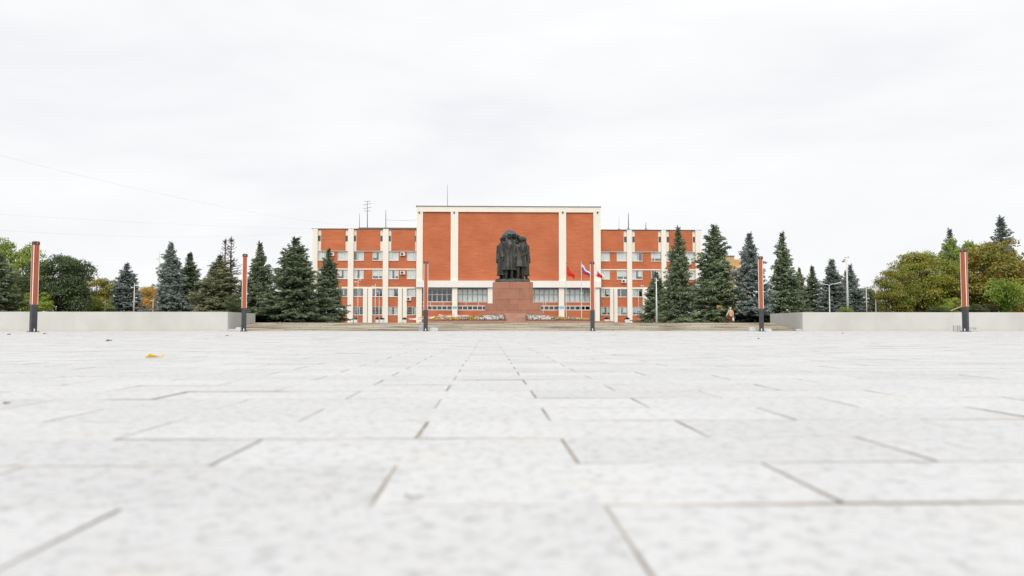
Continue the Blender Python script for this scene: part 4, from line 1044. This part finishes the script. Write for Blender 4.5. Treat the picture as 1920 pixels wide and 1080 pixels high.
base_lamps = [(62, 622, 47.0, .88, 'leftmost lamp column, before the left concrete wall'),
 (457, 621, 54.5, .30, 'second lamp column from the left, at the end of the left wall'),
 (798, 620, 59.8, .08, 'third lamp column, in front of the hall left of the monument'),
 (1111, 620, 59.8, -.13, 'fourth lamp column, in front of the hall right of the flags'),
 (1428, 621, 55.2, -.34, 'fifth lamp column, in front of the bluish spruce'),
 (1811, 622, 49.6, -.90, 'rightmost lamp column, before the right concrete wall')]
for a in base_lamps: lamp_column(*a)

# loose things round the columns
M['film'] = pm('milky_plastic', (0.62,0.66,0.64), (0.50,0.52,0.52), rough=.35, scale=4)
M['film2'] = pm('lilac_grey_plastic', (0.42,0.42,0.46), (0.34,0.34,0.38), rough=.4, scale=4)
M['plank'] = pm('weathered_plank', (0.46,0.40,0.26), (0.34,0.29,0.19), rough=.85, scale=3, stretch=(.3,3,3))
def wrapped(u0, u1, v0, Y, mat, label, depth=.4, bulge=.03):
    x0, x1 = X(u0, Y, 618), X(u1, Y, 618); z1 = Z(v0, Y); rs = random.Random(int(u0))
    rings = []
    for z, s in ((.001,1),(z1*.35,1.03),(z1*.75,.97),(z1*.96,.9),(z1,.75)):
        ring = []
        for i in range(20):
            a = 2*pi*i/20; c_, s_ = cos(a), sin(a); q = (abs(c_)**6+abs(s_)**6)**(-1/6)
            ring.append(((x0+x1)/2+c_*q*(x1-x0)/2*s+rs.uniform(-1,1)*bulge*(z > .01), Y+depth/2+s_*q*depth/2*s+rs.uniform(-1,1)*bulge*(z > .01), z+rs.uniform(-1,1)*bulge*.6*(z > .01)))
        rings.append(ring)
    o = MB().loft(rings).build('wrapped_block', M[mat], smooth=False); return tag(o, label, 'block', 'plastic wrapped blocks at the lamp columns')
wrapped(785.5, 795.5, 610.8, 60.6, 'film2', 'lilac-grey wrapped block left of the third lamp column')
wrapped(806.5, 820.5, 614.6, 60.6, 'film', 'milky white wrapped block right of the third lamp column')
wrapped(1407, 1417, 614.0, 56.5, 'film', 'milky white wrapped block left of the fifth lamp column')
wrapped(1434, 1447, 616.0, 56.5, 'film', 'low pale wrapped block right of the fifth lamp column')
wrapped(441, 450.5, 613.8, 56.5, 'film', 'pale wrapped block left of the second lamp column')
r = empty('wire_crate', (X(1799, 50.6, 618), 50.6, 0), 'grey wire crate beside the rightmost lamp column', 'crate')
k = MB(); x0, x1 = X(1793.5, 50.6, 618), X(1806, 50.6, 618)
for y in (50.5, 50.95):
    for z in (.01,.12,.24,.36): k.tube([(x0,y,z),(x1,y,z)], .007, 5)
    for i in range(6): xx = x0+(x1-x0)*i/5; k.tube([(xx,y,0),(xx,y,.37)], .007, 5)
for z in (.01,.12,.24,.36):
    for xx in (x0, x1): k.tube([(xx,50.5,z),(xx,50.95,z)], .007, 5)
k.build('wire_frame', M['grey_metal'], r)
k = MB()
for (xx, yy) in ((x0,50.5),(x1,50.5),(x0,50.95),(x1,50.95)): k.box(xx-.015,xx+.015,yy-.015,yy+.015,0,.42)
k.build('corner_post', M['grey_metal'], r)
r = empty('trestle', (X(1823, 50.4, 618), 50.4, 0), 'low grey metal trestle right of the rightmost lamp column', 'trestle')
x0, x1 = X(1817, 50.4, 618), X(1831, 50.4, 618)
k = MB(); k.box(x0, x1, 50.35, 50.45, .22, .265); k.build('bar', M['grey_metal'], r)
k = MB(); k.tube([(x0+.06,50.3,0),(x0+.12,50.4,.23)], .012, 5); k.tube([(x0+.18,50.5,0),(x0+.12,50.4,.23)], .012, 5); k.tube([(x1-.06,50.3,0),(x1-.12,50.4,.23)], .012, 5); k.tube([(x1-.18,50.5,0),(x1-.12,50.4,.23)], .012, 5); k.build('leg', M['grey_metal'], r)
a, b = at(1782, 583.0, 66.2), at(1806, 573.0, 66.2)
o = MB().obox((a+b)/2, (b-a)/2, (0,.09,0), Vector((-(b-a).z,0,(b-a).x)).normalized()*.035).build('wooden_plank', M['plank']); tag(o, 'weathered plank leaning over the right wall behind the rightmost lamp column', 'plank')
# small stone lip at wall feet
o = MB().box(XL+.004, XL+.9, WALL_Y+.05, WALL_Y+.47, .001, .17).build('stone_block', M['concrete'], bevel=.01); tag(o, 'pale stone block at the foot of the left wall corner', 'block', 'stone blocks at the wall corners')
o = MB().box(XR-.55, XR-.004, WALL_Y+.05, WALL_Y+.47, .001, .17).build('stone_block', M['concrete'], bevel=.01); tag(o, 'pale stone block at the foot of the right wall corner', 'block', 'stone blocks at the wall corners')

# ------------------------------------------------------------------ white masts and lamps
def white_mast(u, v0, vb, Y, r0, fix, label, mat='white_paint', base=None):
    base_z = base if base is not None else (LZ if (u < 460 or u > 1460) else TERR)
    tp = at(u, v0, Y); H = tp.z - base_z; r = empty('lighting_mast', (tp.x, Y, base_z), label, 'mast', 'white masts round the square')
    MB().tube([(tp.x,Y,base_z-.1),(tp.x,Y,base_z+H*.5),(tp.x,Y,tp.z)], [r0, r0*.72, r0*.35], 10).build('pole', M[mat], r, smooth=True)
    for (dv, side, sz, mk) in fix:
        c = at(u, dv, Y); k = MB(); x = c.x+side*sz*1.6
        k.tube([(c.x,Y,c.z),(x,Y,c.z+.02)], r0*.22+.012, 6); k.build('bracket', M[mat], r)
        k = MB(); k.ell((x+side*sz*.5,Y-.05,c.z-.02), (sz*.85,sz*.7,sz*.55)); k.build('floodlight', M[mk], r, smooth=True)
    return r
white_mast(298.5, 471, 583, 92, .16, [(477,1,.16,'grey_metal'),(481.5,1,.16,'grey_metal'),(485.5,-1,.09,'grey_metal'),(536,1,.07,'white_paint')], 'tallest white mast on the left, beside the tall blue spruce')
white_mast(252.3, 531, 583, 92, .09, [(535.5,1,.14,'white_paint'),(539,-1,.14,'white_paint'),(558,1,.12,'white_paint'),(565,-1,.10,'white_paint'),(565,1,.10,'white_paint')], 'white mast in front of the lone blue spruce')
white_mast(197.3, 564, 583, 92, .065, [(567,-1,.12,'white_paint'),(569.5,1,.12,'white_paint')], 'short white mast far left, before the golden green tree')
white_mast(287.3, 558, 583, 100, .065, [(561,1,.12,'white_paint'),(563.5,-1,.12,'white_paint')], 'short white mast just left of the tallest left mast')
white_mast(303.5, 565, 583, 110, .04, [(567,-1,.11,'white_paint')], 'thin small lamp just right of the tallest left mast')
white_mast(671.5, 524, 604, 112, .075, [(525,1,.16,'white_paint'),(528.5,-1,.19,'white_paint')], 'white mast before the left wing, nearest the dark spruce')
white_mast(703.8, 532, 604, 112, .07, [(537,-1,.19,'white_paint'),(540,1,.17,'white_paint')], 'white mast before the left wing, middle one with two heads')
white_mast(711.2, 545, 604, 116, .06, [(546,-1,.14,'white_paint')], 'lower white mast before the left wing, right of the two headed one')
white_mast(1205.5+1, 534, 604, 112, .05, [(536,-1,.15,'white_paint')], 'thin white mast before the right wing, by the shortest spruce')
white_mast(1197, 543, 604, 112, .04, [(545,1,.08,'white_paint')], 'very thin white mast before the right wing, left of its neighbour')
white_mast(1230.5, 521, 604, 80, .11, [(525.5,1,.09,'white_paint'),(530,-1,.07,'white_paint')], 'grey-white pole standing before the shortest spruce')
white_mast(1587.3, 479, 583, 92, .16, [(483,-1,.10,'grey_metal'),(482,1,.10,'grey_metal'),(487,-1,.15,'grey_metal'),(490,-1,.2,'grey_metal')], 'tallest white mast on the right with grey heads')
white_mast(1624, 535, 583, 92, .085, [(540,-1,.19,'white_paint'),(541,1,.15,'white_paint'),(557.5,-1,.14,'white_paint'),(559.5,1,.14,'white_paint'),(566,-1,.10,'white_paint'),(566,1,.10,'white_paint')], 'white mast with many floodlights right of the slate spruce')
white_mast(1013.5+5.2, 560, 604, 104, .035, [], 'slender white pole right beside the monument pedestal')
def arm_lamp(u, v0, Y, arms, label, r0=.07):
    tp = at(u, v0, Y); r = empty('street_lamp', (tp.x, Y, LZ), label, 'street lamp', 'street lamps beyond the right wall')
    MB().tube([(tp.x,Y,LZ-.1),(tp.x,Y,tp.z)], [r0, r0*.7], 8).build('pole', M['white_paint'], r)
    for (du, dv) in arms:
        e = at(u+du, v0+dv, Y); m_ = tp.lerp(e, .5)+Vector((0,0,.05))
        MB().tube([tp, m_, e], r0*.45, 6).build('arm', M['white_paint'], r)
        d = (e-tp).normalized(); MB().obox(e+d*.25, d*.35, (0,.09,0), (0,0,.04)).build('lamp_head', M['white_paint'], r, bevel=.01)
arm_lamp(1554.7, 535, 84, [(12,-3.2),(-7,-1.5)], 'street lamp with a long right arm, behind the right wall')
arm_lamp(1641.5, 547, 104, [(1.5,-3.8),(5,-4.8)], 'small street lamp with a curved arm at the left of the maple', .06)

# ------------------------------------------------------------------ flags
def flagpole(u, vt, vb, Y, kind, label, flag_v, r0=.05):
    tp = at(u, vt, Y); r = empty('flagpole', (tp.x, Y, PLAT if Y < 101 else TERR), label, 'flagpole', 'flagpoles right of the monument')
    MB().tube([(tp.x,Y,OFF[r.name].z-.05),(tp.x,Y,tp.z)], [r0, r0*.6], 8).build('pole', M['white_paint'], r)
    MB().ell((tp.x,Y,tp.z+.04),(.05,.05,.05)).build('finial', M['grey_metal'], r)
    f0 = at(u, flag_v, Y).z; nu, nv = 18, 9; vs = []; fs = []; idx = []
    L_ = 1.75; hoist = 1.05
    for i in range(nu+1):
        for j in range(nv+1):
            a = i/nu; b = j/nv
            x = tp.x+.04+L_*.58*a + .06*sin(a*9+b*2); hz = hoist*(1-.38*a)
            z = f0 - L_*.66*a**1.05 - hz*b*(1-.1*a) + .05*sin(a*8+b*3)
            y = Y + .16*sin(a*11+b*2.2)*a + .10*sin(b*6+a*3)*a - .25*a
            vs.append((x,y,z))
    for i in range(nu):
        for j in range(nv):
            k_ = i*(nv+1)+j; fs.append((k_,k_+1,k_+nv+2,k_+nv+1))
            if kind == 'red': idx.append(0)
            elif kind == 'tri': idx.append(j*3//nv)
            else: idx.append(1 if (abs(i/nu-.45) < .28 and j > 1) or j > 7 else 0)
    m_ = MB().add(vs, fs); mats = {'red': [M['red_flag']], 'tri': [M['white_flag'], M['blue_flag'], M['red_flag']], 'mix': [M['white_flag'], M['red_flag']]}[kind]
    o = m_.build('flag', mats, r, smooth=True); o.data.polygons.foreach_set('material_index', idx)
    return r
flagpole(1061.3, 494, 595, 97, 'red', 'white flagpole with a drooping plain red flag', 498.5)
flagpole(1090.0, 491, 597, 97, 'tri', 'white flagpole with a drooping white, blue and red flag', 495.5)
flagpole(1115.6, 497, 600, 97, 'mix', 'white flagpole with a drooping red and white flag, by the fourth lamp column', 500.5)

# safety tape left of the monument
M['tape'] = None
def tape_mat():
    m, t, b = newmat('striped_tape'); N = t.nodes.new; K = t.links.new
    tc = N('ShaderNodeTexCoord'); w = N('ShaderNodeTexWave'); w.inputs['Scale'].default_value = .35; w.bands_direction = 'X'; K(tc.outputs['Object'], w.inputs['Vector'])
    r = N('ShaderNodeValToRGB'); r.color_ramp.interpolation = 'CONSTANT'; r.color_ramp.elements[0].color = (.80,.74,.70,1); r.color_ramp.elements[1].position = .62; r.color_ramp.elements[1].color = (.72,.42,.36,1)
    K(w.outputs['Fac'], r.inputs['Fac']); K(r.outputs[0], b.inputs['Base Color']); return m
M['tape'] = tape_mat()
def tape(pts, label):
    pts = [at(u, v, Y) for u, v, Y in pts]; vs = []; fs = []; P_ = []
    for i in range(len(pts)-1):
        for k in range(8): s = k/8; P_.append(pts[i].lerp(pts[i+1], s)-Vector((0,0,.16*4*s*(1-s)*.5)))
    P_.append(pts[-1]); n = len(P_)
    for i, p in enumerate(P_):
        tw = .25*sin(i*.6); vs += [(p.x,p.y-tw*.05,p.z-.045),(p.x,p.y+tw*.05,p.z+.045),(p.x,p.y+.004+tw*.05,p.z+.045),(p.x,p.y+.004-tw*.05,p.z-.045)]
    for i in range(n-1):
        for j in range(4): a = i*4+j; b_ = i*4+(j+1) % 4; fs.append((a,b_,b_+4,a+4))
    o = MB().add(vs, fs).build('barrier_tape', M['tape']); return tag(o, label, 'tape', 'striped tapes left of the monument')
posts = [(766,86),(812,86.5),(826,88.5),(878,88.5)]
tape([(766,597.5,88),(795,593.5,88),(826,592.5,88),(846,592.7,88),(879,591.5,88)], 'upper striped barrier tape strung left of the monument')
tape([(767,598.5,86),(800,596.0,86),(815,594.5,86.3),(823,590.0,88),(850,590.0,89),(878,590.5,89)], 'lower striped barrier tape rising towards the monument')
for (u, Y, v, lab) in ((766.5, 87, 595, 'thin post at the left end of the striped tapes'),(823, 88.1, 589, 'thin post where the striped tape rises'),(879.5, 88.6, 589.5, 'thin post at the monument end of the striped tapes')):
    p = at(u, v, Y); k = MB(); k.tube([(p.x,Y,TERR if u < 780 else PLAT),(p.x,Y,p.z)], .022, 6); k.ell((p.x,Y,p.z),(.03,.03,.03)); k.box(p.x-.13,p.x+.13,Y-.13,Y+.13,(TERR if u < 780 else PLAT)+.001,(TERR if u < 780 else PLAT)+.04)
    tag(k.build('barrier_post', M['grey_metal']), lab, 'post', 'posts of the striped tapes')

# planters by the building
def planter(u, w_px, vtop, Y, label):
    c = at(u, vtop, Y); w = w_px*Y/F_PX/2; r = empty('planter', (c.x, Y, TERR), label, 'planter', 'concrete planters before the building')
    h = c.z; MB().loft([[(c.x+a*w*.78, Y+b*w*.78, TERR) for a, b in ((-1,-1),(1,-1),(1,1),(-1,1))], [(c.x+a*w, Y+b*w, h) for a, b in ((-1,-1),(1,-1),(1,1),(-1,1))]]).build('tub', M['white_beam'], r, bevel=.02)
    rs = np.random.RandomState(int(u)); Q = []
    for _ in range(420):
        v = rs.normal(size=3); v /= np.linalg.norm(v); v[2] = abs(v[2]); p = np.array([c.x,Y,h+.02])+v*np.array([w*.9,w*.9,.22])*rs.rand()**.3
        d = rs.normal(size=3)*.07; e_ = rs.normal(size=3)*.07; Q.append([p-d,p-e_,p+d,p+e_])
    V = np.array(Q).reshape(-1,3)-np.array(OFF[r.name]); me = np_mesh('plant', V, 4, [M['plantdark']]); o = bpy.data.objects.new('plant', me); COL.objects.link(o); o.parent = r
M['plantdark'] = pm('purple_plant', (0.09,0.045,0.05), (0.06,0.07,0.03), rough=.8, scale=5)
PY = 122
planter(667.5, 8, 599.3, PY, 'concrete planter by the first white mast before the left wing')
planter(707.8, 7, 599.3, PY, 'left of two adjacent concrete planters before the left wing')
planter(716.0, 8, 599.3, PY, 'right of two adjacent concrete planters before the left wing')
planter(758.5, 8, 599.3, PY, 'concrete planter left of the hall entrance')
planter(1137.5, 9, 599.0, PY, 'concrete planter just right of the fourth lamp column')
planter(1176.0, 9, 599.0, PY, 'concrete planter before the first pilaster of the right wing')

# ------------------------------------------------------------------ person walking on the terrace
PYY = 80.0; pp = at(1370, 600, PYY)
r = empty('person', (pp.x, PYY, TERR), 'person in a beige jacket and dark red trousers carrying a white bag on the terrace', 'person')
M['skin'] = pm('skin', (0.70,0.50,0.42), rough=.6, scale=6); M['hair'] = pm('white_hair', (0.84,0.80,0.77), (0.78,0.72,0.68), rough=.8, scale=20)
M['jacket'] = pm('beige_jacket', (0.66,0.47,0.28), (0.60,0.41,0.24), rough=.85, scale=7, bump=.2); M['trouser'] = pm('dark_red_cloth', (0.26,0.03,0.03), rough=.85, scale=7)
M['bag'] = pm('white_plastic_bag', (0.80,0.80,0.84), (0.70,0.70,0.78), rough=.5, scale=9); M['shoe'] = pm('brown_shoe', (0.12,0.06,0.04), rough=.6, scale=9)
Hp = 1.62
mb = MB(); human(mb, (pp.x, PYY, TERR), Hp, .1, coat=False, arms='out', headwear='none_', legs=True, stride=.10)
def hp(x, y, z): return Vector((pp.x, PYY, TERR)) + Matrix.Rotation(.1,3,'Z') @ Vector((x*Hp, y*Hp, z*Hp))
mb.tube([hp(0,0,.47),hp(0,0,.6),hp(0,0,.78),hp(0,0,.84)], [.075*Hp,.07*Hp,.085*Hp,.04*Hp], 12)
o = mb.build('body', M['skin'], r); remesh(o, .011)
mb = MB(); rings = []
for (z, rx, ry) in ((.44,.112,.085),(.50,.110,.083),(.60,.102,.076),(.70,.108,.078),(.78,.112,.074),(.815,.098,.064),(.845,.055,.05),(.86,.048,.048)):
    rings.append([hp(cos(a)*rx*(1+.03*sin(7*a+z*20)), sin(a)*ry, z) for a in [2*pi*i/28 for i in range(28)]])
mb.loft(rings)
for s in (-1, 1):
    pts = [hp(s*.105,0,.785), hp(s*.17 if s > 0 else -.19,0,.64), (hp(-.262,-.03,.527) if s < 0 else hp(.155,-.02,.475))]
    mb.tube(pts, [.058*Hp,.050*Hp,.040*Hp], 10); mb.ell(pts[0], (.058*Hp,.056*Hp,.05*Hp))
o = mb.build('jacket', M['jacket'], r); remesh(o, .012)
mb = MB()
for s in (-1, 1):
    y0 = .10*s*.5
    mb.tube([hp(s*.05,0,.50), hp(s*.056,-.01+y0*.5,.28), hp(s*.06,y0,.07)], [.078*Hp,.056*Hp,.044*Hp], 12)
o = mb.build('trousers', M['trouser'], r); remesh(o, .012)
for s in (-1, 1):
    mb = MB(); mb.ell(hp(s*.06,-.03+.10*s*.5,.024), (.034*Hp,.078*Hp,.032*Hp)); mb.build('shoe', M['shoe'], r, smooth=True)
mb = MB(); mb.ell(hp(0,.008,.955), (.057*Hp,.062*Hp,.058*Hp)); mb.ell(hp(0,.022,.92), (.050*Hp,.044*Hp,.055*Hp)); o = mb.build('hair', M['hair'], r); remesh(o, .011)
# bag in the hand: a thing of its own
bx = hp(.165,-.03,.40); mb = MB(); rings = []; rs_ = random.Random(4)
for (dz, rx, ry) in ((.0,.02,.02),(-.06,.05,.03),(-.18,.10,.055),(-.34,.12,.065),(-.42,.08,.045)):
    rings.append([bx+Vector((cos(a)*rx*(1+rs_.uniform(-.1,.1)), sin(a)*ry, dz)) for a in [2*pi*i/16 for i in range(16)]])
mb.loft(rings); mb.tube([bx+Vector((-.02,0,-.03)), bx+Vector((-.025,0,.05)), bx+Vector((0,0,.085)), bx+Vector((.02,0,.05)), bx+Vector((.02,0,-.03))], .006, 5)
tag(mb.build('carrier_bag', M['bag'], smooth=True), 'white plastic bag held by the person in the beige jacket', 'bag')

# ------------------------------------------------------------------ litter and leaves on the paving
M['leafyellow'] = pm('yellow_leaf', (0.92,0.70,0.05), (0.85,0.50,0.04), rough=.6, scale=30); M['leafbrown'] = pm('brown_leaf', (0.16,0.11,0.06), (0.10,0.07,0.04), rough=.7, scale=30)
def leaf(u, v, wpx, hpx, mat, label, rz=.2, name='fallen_leaf'):
    Y = CAM_H*F_PX/(v+hpx*.4-615.5); p = at(u, v, Y); w = wpx*Y/F_PX; h = hpx*Y/F_PX
    nx, ny = 16, 8; vs = []; fs = []; rs = random.Random(int(u))
    for i in range(nx+1):
        a = i/nx; lobes = max(.08, sin(pi*min(max(a,.0),1))**.6*(.75+.35*abs(sin(a*11+1))))
        for j in range(ny+1):
            b = j/ny-.5
            x = (a-.5)*w; y = b*w*.55*lobes; z = h*(.12+.75*abs(2*b)**1.4*lobes*(.6+.5*sin(a*7+b*2)) + .28*(a**3)) + .002
            vs.append(Vector((x,y,max(z,.0015))))
    for i in range(nx):
        for j in range(ny): k_ = i*(ny+1)+j; fs.append((k_,k_+ny+1,k_+ny+2,k_+1))
    m_ = MB().add(vs, fs); stem = MB()
    o = m_.build(name, M[mat], smooth=True); o.location = (p.x, Y, 0.001); o.rotation_euler.z = rz
    so = o.modifiers.new('thick','SOLIDIFY'); so.thickness = .0012
    return tag(o, label, 'leaf', 'fallen leaves on the paving')
leaf(290, 667, 34, 8, 'leafyellow', 'curled bright yellow leaf on the paving at left', .08)
leaf(204, 638, 11, 4.0, 'leafbrown', 'curled brown leaf beyond the yellow one', .5)
leaf(84, 625.5, 6, 3, 'leafbrown', 'tiny dark leaf right of the leftmost lamp column', .2)
leaf(17, 626.5, 8, 2.6, 'leafbrown', 'tiny dark leaf at the far left edge of the paving', 1.2)
leaf(426, 629, 6, 2.2, 'leafbrown', 'tiny dark leaf before the corner of the left wall', .9)
leaf(1422, 635, 6, 2.2, 'leafbrown', 'tiny dark leaf before the fifth lamp column', .3)
leaf(1580, 625.5, 5, 2.2, 'leafbrown', 'tiny dark leaf before the right wall', .6)
leaf(12, 753, 12, 3.5, 'leafbrown', 'small brown speck of leaf near the left edge, closer to the viewer', .6)
p = at(775, 925, .9); Yt = CAM_H*F_PX/(930-615.5)
c = Vector((X(775, Yt, 928), Yt, .004)); pts = [c+Vector((-.012,.018,0)), c+Vector((-.011,.004,.001)), c+Vector((-.003,-.005,0)), c+Vector((.008,-.004,.001)), c+Vector((.014,.004,0))]
M['twig'] = pm('dry_twig', (0.42,0.38,0.32), rough=.8, scale=60)
tag(MB().tube(pts, [.0008,.0013,.0016,.0014,.0007], 6).build('twig', M['twig'], smooth=True), 'tiny curved dry twig lying on a near slab', 'twig')
